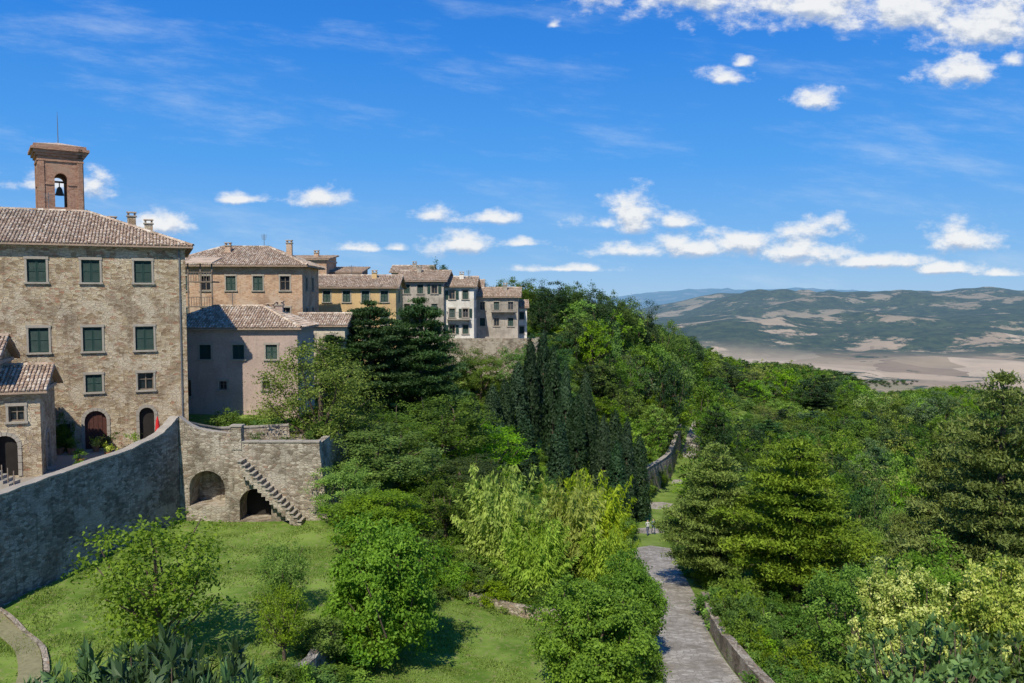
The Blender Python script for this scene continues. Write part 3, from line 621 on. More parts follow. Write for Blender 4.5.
def plant(name,kind,x,y,top=None,w=None,h=None,col=None,z=None):
    g_=h1(x,y) if z is None else z
    if h is None: h=top-g_
    wd,ht=DIM[kind]; o=bpy.data.objects.new(name,T[kind]); (col or COL).objects.link(o)
    o.location=(x,y,g_-.05); s=(w or wd)/wd; o.scale=(s,s,h/ht); o.rotation_euler=(0,0,random.uniform(0,6.28)); return o
HERO=[('olive_tree','oli1',-13.8,57.5,-3.5,8.8),('pine_tree','con3',-14.2,80,-.3,9),('pine_tree','con3',-9.6,83,0,9.4),('pine_tree','con3',-17.0,77,-3.2,6),
('broadleaf_tree','mid1',-6.0,70,-8.4,9.5),('broadleaf_tree','bri2',-9.6,56,-9.0,9.2),('broadleaf_tree','fine',-5.6,34.5,-9.3,5.4),('broadleaf_tree','fine',-7.6,45,-10.8,6),('broadleaf_tree','bri1',-10.6,49.5,-10.3,4.6),('broadleaf_tree','bri1',-2.5,74,-11.6,9),
('broadleaf_tree','mid3',-4,60,-11.8,8.5),('broadleaf_tree','mid1',-10.5,62,-8.4,8),('broadleaf_tree','mid2',-4.4,52,-12,5),('bamboo_clump','bam1',-.7,49,-10.6,6.2),('bamboo_clump','bam2',3.2,50,-11.6,6.4),('bamboo_clump','bam1',1.2,45.5,-12.8,5),('bamboo_clump','bam2',6.0,55,-12.2,5.6),('bamboo_clump','bam1',5.6,47.5,-13.6,4.2),
('bay_shrub','fine2',3.6,33.2,-11.9,5.8),('bay_shrub','fine2',5.9,39.5,-12.8,4.4),
('cedar_tree','con1',19.4,54,-9.6,10),('cedar_tree','con2',14.9,58,-10.6,7.8),('cedar_tree','con4',28.4,46,-4.2,11.5),('cedar_tree','con2',24.5,66,-13.6,7),('cedar_tree','con2',32,58,-9,8),
('flowering_shrub','flow',15.8,31.5,-9.8,4.0),('flowering_shrub','flow',19.4,30.5,-9.2,4.4),('broadleaf_shrub','loq2',10.8,20,-8.3,4.6),('broadleaf_shrub','loq2',13.8,21.5,-9.3,4.8),('broadleaf_shrub','loq2',13.0,17.5,-8.0,3.5),
('broadleaf_shrub','bri2',16.8,38.5,-13,5),('round_shrub','shr1',12.9,42,-16.0,2.8),('round_shrub','shr2',14.2,49,-17,3.2),('round_shrub','shr2',12.9,35,-15.4,2.6),('round_shrub','bri1',21.5,40,-12.5,5.5),('round_shrub','shr1',13.3,29.5,-13.6,3.2),('round_shrub','shr2',13.4,46,-16.6,2.8),
('fig_tree','thin',-13.6,30,-7.9,6),('loquat_tree','loq',-6.2,14.6,-6.1,3.2),('loquat_tree','loq',-8.2,15.2,-6.7,3.4),('loquat_tree','loq',-4.9,13.6,-6.3,2.2),('young_tree','thin',-10.2,35,-10.6,2.8),('young_tree','thin',-8.9,30.5,-10.9,2.4),
('oak_tree','drk2',-12,131,6,5.5),('oak_tree','mid1',-7,140,3.5,7),('oak_tree','mid2',.5,142,3.6,9),('oak_tree','drk1',5.5,146,3.2,9),('oak_tree','mid3',10.5,150,3.4,9),('oak_tree','drk2',15.5,152,2.5,9),('oak_tree','mid2',20.5,160,1.2,10),('oak_tree','drk1',26.5,168,-1,10),('oak_tree','mid1',33,176,-4,10),('oak_tree','drk2',40,186,-8,10),
('oak_tree','mid3',34,134,-17,8),
('oak_tree','mid1',-8.5,101,-5.8,7),('oak_tree','bri1',-4,103,-6.8,7),('oak_tree','mid3',.5,104,-5.6,7.5),('oak_tree','drk1',4.5,110,-5.0,8),('oak_tree','mid2',-11,96,-5.6,6)]
for nm,k,x,y,tp,w in HERO: plant(nm,k,x,y,top=tp,w=w)
CYP=[]
for px,tp,y in ((455,396,86),(474,400,88),(492,388,90),(505,382,93),(518,366,96),(531,342,98),(543,334,102),(554,352,96),(566,372,92),(578,398,90),(592,404,94),(604,420,88),(616,414,95),(628,424,92),(640,440,96),(586,376,106),(482,420,84),(560,424,84),(618,446,86),(526,420,82),(500,424,82)):
    x=(px-512)/800*y; CYP.append((x,y)); plant('cypress_tree','cyp1' if px%2 else 'cyp2',round(x,1),y,top=-(tp-297)/800*y,w=random.uniform(2.2,2.9))
CYP=np.array(CYP)
def canopy_px(px,y):
    if px<520: a=np.interp(y,[50,60,75,95,112,125,140],[540,505,460,400,350,330,285])
    elif px<730:
        sk=np.interp(px,[520,600,650,700,740],[286,292,308,340,360]); a=np.interp(y,[50,60,80,100,112,130,150],[565,540,490,465,400,345,0]); a=max(a,sk)
        if 644<px<694 and y<121: a=max(a,506)
    else:
        sk=np.interp(px,[730,760,800,850,880,920,960,1024],[358,360,362,372,392,388,384,380]); a=np.interp(y,[30,45,60,80,110,150,200,300],[650,610,575,500,445,415,396,0]); a=max(a,sk)
    return a
fcol=bpy.data.collections.new('forest_trees'); gcol=bpy.data.collections.new('undergrowth_shrubs')
kinds=['mid1','mid2','mid3','drk1','drk2','bri1','bri2','mid1','bri1','mid2','oli1','bri1','bri2','sil1','drk1','con3','bri2']
pts=[]
y=50.0
while y<520:
    step=4.4 if y<140 else (5.8 if y<260 else 8)
    x=-16.0 if y<300 else -30
    while x<.78*y+8:
        pts.append((x+random.uniform(-.45,.45)*step,y+random.uniform(-.45,.45)*step,step)); x+=step
    y+=step
PX=np.array([p_[0] for p_ in pts]);PY=np.array([p_[1] for p_ in pts]); PZ=H(PX,PY); PD,_=path_dist(PX,PY)
cnt=0
for (x,y,st),z,pd in zip(pts,PZ,PD):
    if pd<(2.9 if y<95 else (3.6 if y<145 else 2.2)): continue
    if x<-11.5 and y<118: continue
    if x<3 and 108<y<128: continue
    if y<58 and x<12: continue
    if x>95 and x<150 and 270<y<335: continue
    px=512+800*x/y
    if px<515 and y<84 and x<-8: continue
    dc=np.min(np.hypot(CYP[:,0]-x,CYP[:,1]-y))
    if dc<2.8: continue
    lim=-(canopy_px(px,y)-297)/800*y
    if dc<9 and y<100: lim=min(lim,z+5)
    h=min(random.uniform(6,14),lim-z-random.uniform(0,3.2)*(1 if y<250 else .6))
    if h<2.2: continue
    if h<4.2: k=random.choice(['shr1','shr2'])
    else: 
        k=random.choice(kinds)
        if dc<10: k=random.choice(['bri1','bri2','mid2'])
        if y>85: k='L'+k
    w=min(st*random.uniform(1.1,1.9),max(h*1.1,3))
    plant('tree',k,x,y,h=h,w=w,col=fcol,z=z); cnt+=1
print('forest',cnt)
k2=['Ldrk1','Lmid1','Ldrk2']
XX=rng.uniform(-100,2400,12000);YY=rng.uniform(560,2900,12000); MM=fbm(XX/330,YY/520,3,33); ZZ=H(XX,YY); c2=0
for x,y,z,mm in zip(XX,YY,ZZ,MM):
    if abs(x)>.8*y or c2>1500: continue
    if mm>.27: plant('tree',random.choice(k2),x,y,h=random.uniform(6,10),w=random.uniform(9,15),col=fcol,z=z); c2+=1
e=empty('forest'); e.instance_type='COLLECTION'; e.instance_collection=fcol
us=rng.uniform(-14,70,3000); vs=rng.uniform(24,150,3000); uz=H(us,vs); ud,_=path_dist(us,vs)
for x,y,z,pd in zip(us,vs,uz,ud):
    if pd<2.6 or abs(x)>.8*y: continue
    if x<float(lawn_edge(y))+1.0 and y<53: continue
    if x<4 and y<43: continue
    if x<-10 and y>50: continue
    if x<3 and 108<y<128: continue
    plant('shrub',random.choice(['shr1','shr2','shr1']),x,y,h=random.uniform(.9,2.3),w=random.uniform(1.8,3.6),col=gcol,z=z)
for i in range(46):
    y=random.uniform(24,46); x=float(lawn_edge(y))+random.uniform(-.4,1.0); plant('shrub',random.choice(['shr1','shr2']),x,y,h=random.uniform(.7,2.0),w=random.uniform(1.2,2.8),col=gcol)
for i in range(30):
    t_=random.random(); plant('shrub',random.choice(['shr1','shr2']),-4+t_*10,45.2-t_*2.2+random.uniform(-.6,1.2),h=random.uniform(.6,1.8),w=random.uniform(1.2,2.6),col=gcol)
for i in range(110):
    y=random.uniform(34,122); x=float(np.interp(y,[p[1] for p in PATH],[p[0] for p in PATH]))-random.uniform(2.4,3.6); plant('shrub',random.choice(['shr1','shr2']),x,y,h=random.uniform(.8,2.4),w=random.uniform(1.4,2.4),col=gcol)
for i in range(90):
    y=random.uniform(26,122); x=float(np.interp(y,[p[1] for p in PATH],[p[0] for p in PATH]))+random.uniform(2.9,4.2); plant('shrub',random.choice(['shr1','shr2']),x,y,h=random.uniform(1.2,2.6),w=random.uniform(1.4,2.4),col=gcol)
e=empty('undergrowth'); e.instance_type='COLLECTION'; e.instance_collection=gcol
n=110000; gx=rng.uniform(-24,5,n); gy=rng.uniform(26,52,n); le=lawn_edge(gy); keep=((gx<le-.1))|((gx>-7)&(gx<4)&(gy<44)&(gx>le+.5)); gx=gx[keep];gy=gy[keep]; gz=H(gx,gy)
dens=fbm(gx/1.3,gy/1.3,4,44); k_=rng.random(len(gx))<.5+dens*1.6; gx,gy,gz,dens=gx[k_],gy[k_],gz[k_],dens[k_]
P=np.stack([gx,gy,gz+.04],1); ax=rng.normal(0,.45,P.shape)+np.array([0,0,1.0]); L=rng.uniform(.08,.2,len(P))*(1+dens*1.2); V,F=leafquads(P,ax,rng.normal(0,1,P.shape),L,.04)
COL.objects.link(bpy.data.objects.new('lawn_grass',fast_mesh('lawn_grass',V,F,[M['grass']],var=np.repeat(np.clip(rng.random(len(P))*.7+.15-dens*.5,0,1),4))))

# ------------------------------------------------------------ paths & walls
def resample(pts,step=1.0):
    o=[]
    P=[Vector(p) for p in pts]; n=len(P)
    for i in range(n-1):
        p0=P[max(i-1,0)];p1=P[i];p2=P[i+1];p3=P[min(i+2,n-1)]; k=max(1,int((p2-p1).length/step))
        for j in range(k):
            t=j/k; o.append(.5*((2*p1)+(p2-p0)*t+(2*p0-5*p1+4*p2-p3)*t*t+(3*p1-p0-3*p2+p3)*t**3))
    o.append(P[-1]); return o
def ribbon(name,pts,w,mat,dz=0.0,step=1.0):
    b=B(); P=resample(pts,step); s=0; prev=None
    for i,p in enumerate(P):
        t=(P[min(i+1,len(P)-1)]-P[max(i-1,0)]); t.z=0; t.normalize(); sd=Vector((t.y,-t.x,0)); row=[]
        for k in range(5): f=(k/4-.5)*w; q=p+sd*f; row.append(((q.x,q.y,p.z+dz-abs(f)*.01),(f,s)))
        if prev:
            for k in range(4): a,b_,c,d=prev[k],prev[k+1],row[k+1],row[k]; b.poly([a[0],b_[0],c[0],d[0]],[a[1],b_[1],c[1],d[1]],mat)
        prev=row; s+=(P[min(i+1,len(P)-1)]-p).length
    return b.finish(name)
ribbon('stone_path',PATH,3.7,'paving')
def wallstrip(b,pts,thick,mat,cap='trim',ch=.08):
    s=0; n=len(pts)
    L=[];R=[]
    for i,p in enumerate(pts):
        a=Vector(pts[max(i-1,0)][:2]);c=Vector(pts[min(i+1,n-1)][:2]); t=(c-a).normalized(); sd=Vector((t.y,-t.x))*thick/2
        L.append(Vector(p[:2])-sd);R.append(Vector(p[:2])+sd)
    for i in range(n-1):
        p,q=pts[i],pts[i+1]; ln=(Vector(q[:2])-Vector(p[:2])).length; s1=s+ln
        for S in(L,R): b.poly([(S[i].x,S[i].y,p[2]),(S[i+1].x,S[i+1].y,q[2]),(S[i+1].x,S[i+1].y,q[3]),(S[i].x,S[i].y,p[3])],[(s,p[2]),(s1,q[2]),(s1,q[3]),(s,p[3])],mat)
        b.poly([(L[i].x,L[i].y,p[3]),(R[i].x,R[i].y,p[3]),(R[i+1].x,R[i+1].y,q[3]),(L[i+1].x,L[i+1].y,q[3])],[(s,0),(s,thick),(s1,thick),(s1,0)],mat)
        if cap:
            k=max(1,int(ln/.6)); 
            for j in range(k):
                f0=j/k+.008;f1=(j+1)/k-.008; ov=.05
                def X_(S,f,z,o): 
                    c=(L[i].lerp(L[i+1],f)+R[i].lerp(R[i+1],f))/2; v=S[i].lerp(S[i+1],f); v=v+(v-c).normalized()*o; return Vector((v.x,v.y,p[3]+(q[3]-p[3])*f+z))
                dz=random.uniform(0,.03)
                T_=[X_(L,f0,ch+dz,ov),X_(R,f0,ch+dz,ov),X_(R,f1,ch+dz,ov),X_(L,f1,ch+dz,ov)]
                slab(b,T_,ch+dz-.004,cap)
        s=s1
    for i in(0,n-1):
        p=pts[i]; b.poly([(L[i].x,L[i].y,p[2]),(R[i].x,R[i].y,p[2]),(R[i].x,R[i].y,p[3]),(L[i].x,L[i].y,p[3])],[(0,p[2]),(thick,p[2]),(thick,p[3]),(0,p[3])],mat)
b=B(); wp=[(-28.4,10),(-26.2,22),(-24.6,30),(-23.4,36.6),(-22.8,40),(-21.8,45.5),(-21.3,48.2),(-21.15,49.2),(-21.0,50.0)]; wt=[-9.6,-9.4,-9.2,-9.08,-8.98,-8.75,-8.4,-8.0,-7.55]
fine=[];zt=[]
for i in range(len(wp)-1):
    for j in range(4): f=j/4; fine.append((wp[i][0]*(1-f)+wp[i+1][0]*f,wp[i][1]*(1-f)+wp[i+1][1]*f)); zt.append(wt[i]*(1-f)+wt[i+1]*f)
fine.append(wp[-1]); zt.append(wt[-1])
wallstrip(b,[(x-.25,y_,-15.5,z+random.uniform(-.04,.04)) for (x,y_),z in zip(fine,zt)],.5,'stone_wall'); b.finish('retaining_wall')
b=B(); P_=[(-21.6,49.9),(-21.7,58),(-20,75),(-70,75),(-70,10),(-28.8,10),(-26.8,22),(-25.2,30),(-24.0,36.6)]
slab(b,[(x,y_,-10.5) for x,y_ in P_],5,'gravel'); b.finish('terrace_ground')
root=empty('arched_stone_terrace'); b=B(); tb=B()
F_=Face((-21.0,50.0),(1,0),(0,-1)); ops=[(.6,2.85,-13.2,-10.95,'brickback',True,1.6),(3.75,5.75,-14.15,-12.1,'dark',True,1.4)]
facade(b,F_,8.85,-15.2,-9.6,ops,'stone_arch')
for o in ops:
    r_=(o[1]-o[0])/2; uc=(o[0]+o[1])/2; vs_=o[3]-r_
    for k in range(13):
        a0=math.pi*(k+.05)/13;a1=math.pi*(k+.95)/13; Q=[(uc-r_*math.cos(a),vs_+r_*math.sin(a)) for a in(a0,a1)]+[(uc-(r_+.26)*math.cos(a),vs_+(r_+.26)*math.sin(a)) for a in(a1,a0)]
        tb.poly([F_.pt(x,y_,.03) for x,y_ in Q],Q,'stone_arch')
        for i in range(4): tb.poly([F_.pt(*Q[i],.0),F_.pt(*Q[(i+1)%4],.0),F_.pt(*Q[(i+1)%4],.03),F_.pt(*Q[i],.03)],None,'stone_arch')
prof=[(0,-7.5),(.3,-7.75),(.7,-8.05),(1.2,-8.28),(1.9,-8.42),(3.3,-8.6)]
for (u0,z0),(u1,z1) in zip(prof[:-1],prof[1:]):
    b.poly([F_.pt(u0,-9.6),F_.pt(u1,-9.6),F_.pt(u1,z1),F_.pt(u0,z0)],[(u0,-9.6),(u1,-9.6),(u1,z1),(u0,z0)],'stone_arch')
    b.poly([F_.pt(u0,z0),F_.pt(u1,z1),F_.pt(u1,z1,-.5),F_.pt(u0,z0,-.5)],None,'trim'); b.poly([F_.pt(u0,-10.2,-.5),F_.pt(u1,-10.2,-.5),F_.pt(u1,z1,-.5),F_.pt(u0,z0,-.5)],[(u0,-9.6),(u1,-9.6),(u1,z1),(u0,z0)],'stone_arch')
obox(b,F_,3.3,3.95,-9.6,-8.15,-.5,.06,'stone_arch'); obox(tb,F_,3.24,4.01,-8.148,-8.06,-.56,.12,'trim')
obox(b,F_,3.95,8.85,-9.6,-9.15,-.45,0,'stone_arch')
u=3.97
while u<8.8: obox(tb,F_,u,u+.53,-9.148,-9.08+random.uniform(0,.02),-.5,.06,'trim'); u+=.545
FS=Face((-12.15,50),(0,1),(1,0)); facade(b,FS,9,-15.2,-9.6,[],'stone_arch'); obox(b,FS,0.46,3,-9.6,-9.25,-.45,-.001,'stone_arch')
b.poly([F_.pt(8.85,-9.6),F_.pt(9.4,-14.6),F_.pt(8.85,-14.6)],[(8.85,-9.6),(9.4,-14.6),(8.85,-14.6)],'stone_arch')
b.poly([F_.pt(8.85,-9.6),F_.pt(9.4,-14.6),F_.pt(9.4,-14.6,-3),F_.pt(8.85,-9.6,-3)],[(0,-9.6),(0,-14.6),(3,-14.6),(3,-9.6)],'stone_arch')
slab(b,[(-21,50.45,-10.1),(-12.6,50.45,-10.1),(-12.6,60,-10.1),(-21.6,60,-10.1)],.4,'gravel')
wallstrip(b,[(-21.3,50.3,-10.4,-7.8),(-20.6,51.8,-10.4,-8.3),(-19.6,53.2,-10.4,-8.8),(-18.0,54.3,-10.4,-8.9),(-15.5,55.2,-10.4,-8.9)],.35,'stone_arch')
for i in range(16):
    u=3.95+i*.245; z=-10.15-i*.25
    obox(tb,F_,u,u+.28,z-.06,z,.002+.001*(i%2),.95,'trim'); obox(b,F_,u,u+.243,z-.75,z-.063,.002,.85,'stone_arch')
b.finish('walls',root); tb.finish('stair_and_voussoirs',root)
b=B(); wallstrip(b,[(-4.2,45.6,-18.4,-15.6),(-2.5,44.5,-18.4,-16.6),(0,43.4,-18.6,-16.95),(3.6,42.4,-18.8,-17.1)],.35,'stone_arch',None); b.finish('garden_wall')
b=B(); ys=np.linspace(24,33.5,14); wallstrip(b,[(float(lawn_edge(y_))+.1+random.uniform(-.08,.08),float(y_),-18.2,-14.0+random.uniform(-.12,.1)) for y_ in ys],.4,'stone_wall',None); b.finish('garden_wall')
Pp=resample(PATH,1.2)
def offs(P,o,y0,y1):
    r_=[]
    for i,p in enumerate(P):
        if not(y0<=p.y<=y1): continue
        t=(P[min(i+1,len(P)-1)]-P[max(i-1,0)]); t.z=0;t.normalize(); r_.append((p.x+t.y*o,p.y-t.x*o,p.z))
    return r_
b=B(); wallstrip(b,[(x,y_,z-1.5,z+1.0+random.uniform(-.09,.09)) for x,y_,z in offs(Pp,2.15,20,52)],.45,'stone_arch',None); b.finish('path_parapet_wall')
b=B(); wallstrip(b,[(x,y_,z-1,z+4.4) for x,y_,z in offs(Pp,-2.6,108,150)],.6,'stone_arch','trim'); b.finish('roadside_retaining_wall')
gp=[(-27,38,-14.1),(-22.2,34,-14.13),(-19.2,31,-14.13),(-17.2,27,-14.12),(-16.5,20,-14.1)]
gp=[(x,y_,h1(x,y_)+.05) for x,y_,z in resample(gp,1.0)]; ribbon('garden_path',gp,.8,'soil',.03)
b=B(); wallstrip(b,[(x+.5,y_+.2,z-.4,z+.06+random.uniform(-.03,.05)) for x,y_,z in gp],.2,'stone_arch',None); b.finish('garden_path_kerb')
root=empty('town_retaining_wall'); b=B(); F_=Face((-13,110.5),(1,-.02),(-.02,-1)); facade(b,F_,16.5,-13,-6.2,[],'stone_arch',.6)
obox(b,F_,0,16.5,-6.2,-5.7,-.5,0,'stone_arch'); b.finish('wall',root)
b=B(); slab(b,[(-13,110.6,-6.6),(3.5,110.3,-6.6),(5,135,-6.6),(-30,135,-6.6),(-30,110.6,-6.6)],4,'gravel'); b.finish('town_ground')

# ------------------------------------------------------------ buildings
d0=(-.9157,-.4016)
fr=[]
for u in (2.74,5.97,9.16,12.4,15.7):
    fr+=[(u-.55,u+.55,1.0,2.52,'shut'),(u-.58,u+.58,-3.7,-2.05,'shut' if u<13 else 'glass'),(u-.5,u+.5,-6.5,-5.3,'shut' if u not in(2.74,) else 'glass')]
fr+=[(2.25,3.2,-10.3,-7.75,'dark',True),(5.25,6.6,-10.45,-7.8,'door',True),(7.45,8.15,-9.9,-8.6,'shut'),(9.0,10.1,-10.45,-8.3,'door',True),(12.0,13.2,-10.45,-8.2,'door',True)]
building('stone_palazzo',(-23.2,57),d0,18.7,13,-10.9,3.63,2.55,fr,[(2,3,1,2.4,'shut'),(6,7,1,2.4,'shut'),(9.5,10.5,1,2.4,'shut')],'stone_palazzo','hip',.55,chim=[(3.6,8.5,.9),(5.0,8.9,.7),(2.4,9.0,.6)],pipe=.35,ant=[(9,6.5,1.5)])
root=empty('bell_tower'); b=B(); a_=math.radians(34); dx=(math.cos(a_),math.sin(a_)); S=3.1; cx,cy=-37.0,66.0; UP=.35
dirs=[dx,(-dx[1],dx[0]),(-dx[0],-dx[1]),(dx[1],-dx[0])]
q=(cx-dx[0]*S/2+dx[1]*S/2,cy-dx[1]*S/2-dx[0]*S/2)
for i in range(4):
    d=dirs[i]; F_=Face(q,d,(d[1],-d[0]))
    facade(b,F_,S,0,11.3+UP,[(1.1,2.0,7.2,9.9,'through',True,.6)],'brick_red')
    facade(b,Face((q[0]-F_.n[0]*.6,q[1]-F_.n[1]*.6),d,F_.n),S,6.6,11.3+UP,[(1.1,2.0,7.2,9.9,'through',True,.01)],'brick_red')
    for (z0,z1,w) in((6.35,6.6,.14),(8.95,9.08,.07)):
        if z0>8: obox(b,F_,.41,1.08,z0,z1,.003,w,'brick_red'); obox(b,F_,2.02,S-.41,z0,z1,.003,w,'brick_red')
        else: obox(b,F_,-w,S,z0,z1,.003,w,'brick_red')
    obox(b,F_,0.0,.4,6.62,10.8+UP,.003,.07,'brick_red'); obox(b,F_,S-.4,S,6.62,10.8+UP,.003,.07,'brick_red')
    for j,(z0,z1,w) in enumerate(((10.45,10.6,.1),(10.85,11.05,.18),(11.052,11.3,.32),(11.302,11.5,.5))): obox(b,F_,-w,S,z0+UP,z1+UP,-.3,w,'brick_red')
    q=(q[0]+d[0]*S,q[1]+d[1]*S)
Fq=Face((cx,cy),dx,(dx[1],-dx[0])); obox(b,Fq,-1.85,1.85,11.5+UP,11.75+UP,-1.85,1.85,'brick_red'); obox(b,Fq,-1.3,1.3,6.3,6.6,-1.3,1.3,'dark')
ap=(cx,cy,12.2+UP)
for i in range(4):
    c=[Fq.pt(*p_) for p_ in((-1.75,11.76+UP,-1.75),(1.75,11.76+UP,-1.75),(1.75,11.76+UP,1.75),(-1.75,11.76+UP,1.75))]; b.poly([c[i],c[(i+1)%4],ap],None,'tile')
b.finish('brick_shaft',root)
b=B()
def lathe(b,c,prof,mat,n=14,var=.5):
    for (r0,z0),(r1,z1) in zip(prof[:-1],prof[1:]):
        for k in range(n):
            a0=6.2832*k/n;a1=6.2832*(k+1)/n
            b.poly([(c[0]+r0*math.cos(a0),c[1]+r0*math.sin(a0),c[2]+z0),(c[0]+r0*math.cos(a1),c[1]+r0*math.sin(a1),c[2]+z0),(c[0]+r1*math.cos(a1),c[1]+r1*math.sin(a1),c[2]+z1),(c[0]+r1*math.cos(a0),c[1]+r1*math.sin(a0),c[2]+z1)],None,mat,var)
lathe(b,(cx,cy,8.3),[(.36,0),(.31,.1),(.24,.3),(.2,.52),(.12,.65),(.04,.7),(.04,1.1)],'bronze'); obox(b,Fq,-.94,.94,9.3,9.45,-.08,.08,'oldwood'); b.finish('bell',root)
b=B(); lathe(b,(cx,cy,12.1+UP),[(.04,0),(.025,2.0),(.01,2.6)],'metal',6); b.finish('lightning_rod',root)
building('pink_plaster_house',(-17.2,64),(-1,-.06),11,7,-10.8,-2.45,1.5,[(1.6,2.5,-4.95,-3.8,'shut'),(4.2,5.1,-4.95,-3.8,'shut'),(6.8,7.7,-4.95,-3.8,'shut'),(9.4,10.3,-4.95,-3.8,'shut'),(2.2,2.8,-7.4,-6.7,'glass'),(5.6,6.2,-7.4,-6.7,'glass'),(8.4,9.3,-7.9,-6.6,'shutb')],[(2,3,-5,-3.8,'shut')],'plaster_pink','hip',.4,chim=[(2.4,4.6,.7),(3.2,4.8,.6)],ant=[(6,3.5,1.3)])
building('brick_palazzo',(-22.1,84.5),(-1,-.05),14,9,-10,3.45,1.9,[(u-.5,u+.5,z,z+1.5,'shut' if i%3 else 'glass') for z in(.7,-2.6) for i,u in enumerate((1.8,4.6,7.4,10.0,12.4))],[(u-.45,u+.45,z,z+1.4,'shut') for z in(.7,-2.6) for u in(2.2,5.5)],'brick','hip',.7,chim=[(8.5,3,.8),(2.4,5,.8)],ant=[(5,4.5,1.6)])
building('small_stone_house',(-16.0,76.5),(-1,.02),4.6,4,-11,-2.7,.9,[(1,1.8,-4.6,-3.6,'shut'),(2.9,3.7,-4.6,-3.6,'glass')],(),'plaster_cream','gable',.35)
building('yellow_house',(-14.2,98),(-1,-.03),10.2,8,-9,1.2,1.35,[(u-.45,u+.45,z,z+1.35,'shut') for z in(-.6,-3.4,-6.2) for u in(1.4,3.7,6.0,8.4)],[(3,4,-.6,.7,'shut')],'plaster_yellow','gable',.5,chim=[(3,3,.8)],ant=[(6,4,1.5)])
building('upper_brick_house',(-24.5,106),(-1,0),7,6,-6,4.9,.7,[(u-.4,u+.4,2.4,3.6,'shut') for u in(1.5,3.6,5.6)],[(2,3,2.4,3.6,'shut')],'brick','shed',.4,chim=[(2,3,.7)])
building('upper_brick_house',(-20.5,108),(-1,0),4.6,6,-6,3.2,.9,[(u-.4,u+.4,1.0,2.1,'shut') for u in(1.2,3.3)],[(2,3,1,2.1,'shut')],'brick_red','shed',.4)
building('stone_townhouse',(-9.6,112.5),(-1,.05),6.4,9,-8,2.3,1.35,[(u-.42,u+.42,z,z+1.25,'shut' if (i+j)%3 else 'open') for j,z in enumerate((.5,-2.2,-4.8)) for i,u in enumerate((1.3,3.3,5.2))],[(u-.4,u+.4,z,z+1.2,'shut') for z in(.5,-2.2) for u in(2,5)],'plaster_grey','gable',.6,chim=[(4,3.5,.9)],balc=[(2.6,6.0,-2.4)])
building('cream_townhouse',(-5.4,113.5),(-1,.02),4.2,9,-8,1.5,1.3,[(u-.4,u+.4,z,z+1.25,'open' if (i+j)%2 else 'shut') for j,z in enumerate((-.3,-2.9,-5.2)) for i,u in enumerate((1.2,3.1))],[(u-.4,u+.4,z,z+1.2,'shut') for z in(-.3,-2.9) for u in(2,5)],'plaster_white','gable',.5,chim=[(2,3.5,.8)],balc=[(.5,3.8,-3.1)],ant=[(1,4,1.3)])
building('stone_townhouse',(.9,119),(-1,.03),6.4,8,-8,0.05,1.2,[(u-.4,u+.4,z,z+1.2,'shut' if (i+j)%2 else 'glass') for j,z in enumerate((-1.9,-4.3)) for i,u in enumerate((1.1,3.2,5.3))],[(u-.4,u+.4,z,z+1.2,'shut') for z in(-1.9,-4.3) for u in(2,5)],'plaster_grey','gable',.5,chim=[(2,3,.8)],balc=[(.4,4.0,-2.1)])
building('white_townhouse',(2.3,123),(-1,0),3.0,6,-8,-1.6,.9,[(u-.35,u+.35,z,z+1.1,'shut') for z in(-3.4,-5.6) for u in(.8,2.2)],[(2,2.8,-3.4,-2.3,'shut')],'plaster_white','gable',.35)
building('hilltop_house',(-13,130),(-1,0),6.5,6,-6,4.0,1.0,[(u-.4,u+.4,1.8,3.0,'shut') for u in(1.2,3.2,5.2)],[(2,3,1.8,3,'shut')],'plaster_grey','gable',.4,chim=[(3,2,.8)])
building('hilltop_house',(-4.8,128),(-1,0),5,6,-6,1.6,1.0,[(u-.4,u+.4,0,1.1,'shut') for u in(1.2,3.2)],(),'plaster_cream','gable',.4)
root=empty('wooden_loggia'); b=B(); F_=Face((-31.2,77),(1,.0),(0,-1))
for z in(-3.4,-1.0,1.4): obox(b,F_,0,2.4,z,z+.12,-2,0,'oldwood'); obox(b,F_,0,2.4,z+.95,z+1.02,-.06,0.003,'oldwood'); [obox(b,F_,.1+i*.25,.14+i*.25,z+.121,z+.949,-.05,-.01,'oldwood') for i in range(10)]
for u in(0,1.2,2.3): obox(b,F_,u,u+.12,-8,3.4,-.16,-.062,'oldwood')
slab(b,[F_.pt(-.2,3.3,.4),F_.pt(2.6,3.3,.4),F_.pt(2.6,3.9,-2.2),F_.pt(-.2,3.9,-2.2)],.1,'tile'); b.finish('frame',root)
building('stone_outbuilding',(-27.6,46.5),(-.93,-.36),9,5,-10.9,-5.4,1.1,[(1.2,2.5,-10.4,-8.0,'dark',True),(3.4,4.7,-10.4,-8.0,'dark',True),(5.6,6.5,-8.3,-7.0,'shut'),(.8,1.6,-7.2,-6.3,'glass')],[(1.6,2.6,-10.4,-8.2,'door',True)],'stone_palazzo','gable',.45)
building('stone_annex',(-29.6,45.4),(-.93,-.36),6,5,-10.4,-3.7,1.2,[(1,1.9,-5.9,-4.8,'shut'),(3,3.9,-5.9,-4.8,'shut')],[(1.6,2.4,-5.3,-4.4,'glass')],'stone_palazzo','gable',.4)
b=B(); F_=Face((-27.0,43.2),(-1,-.1),(.1,-1))
for i in range(6): obox(b,F_,i*.3,i*.3+.3,-10.5,-10.3+i*.17,-.9,.3,'trim')
for i in range(7): obox(b,F_,i*.3,i*.3+.05,-10.2+i*.17,-9.4+i*.17,.31,.35,'oldwood')
b.finish('garden_steps')

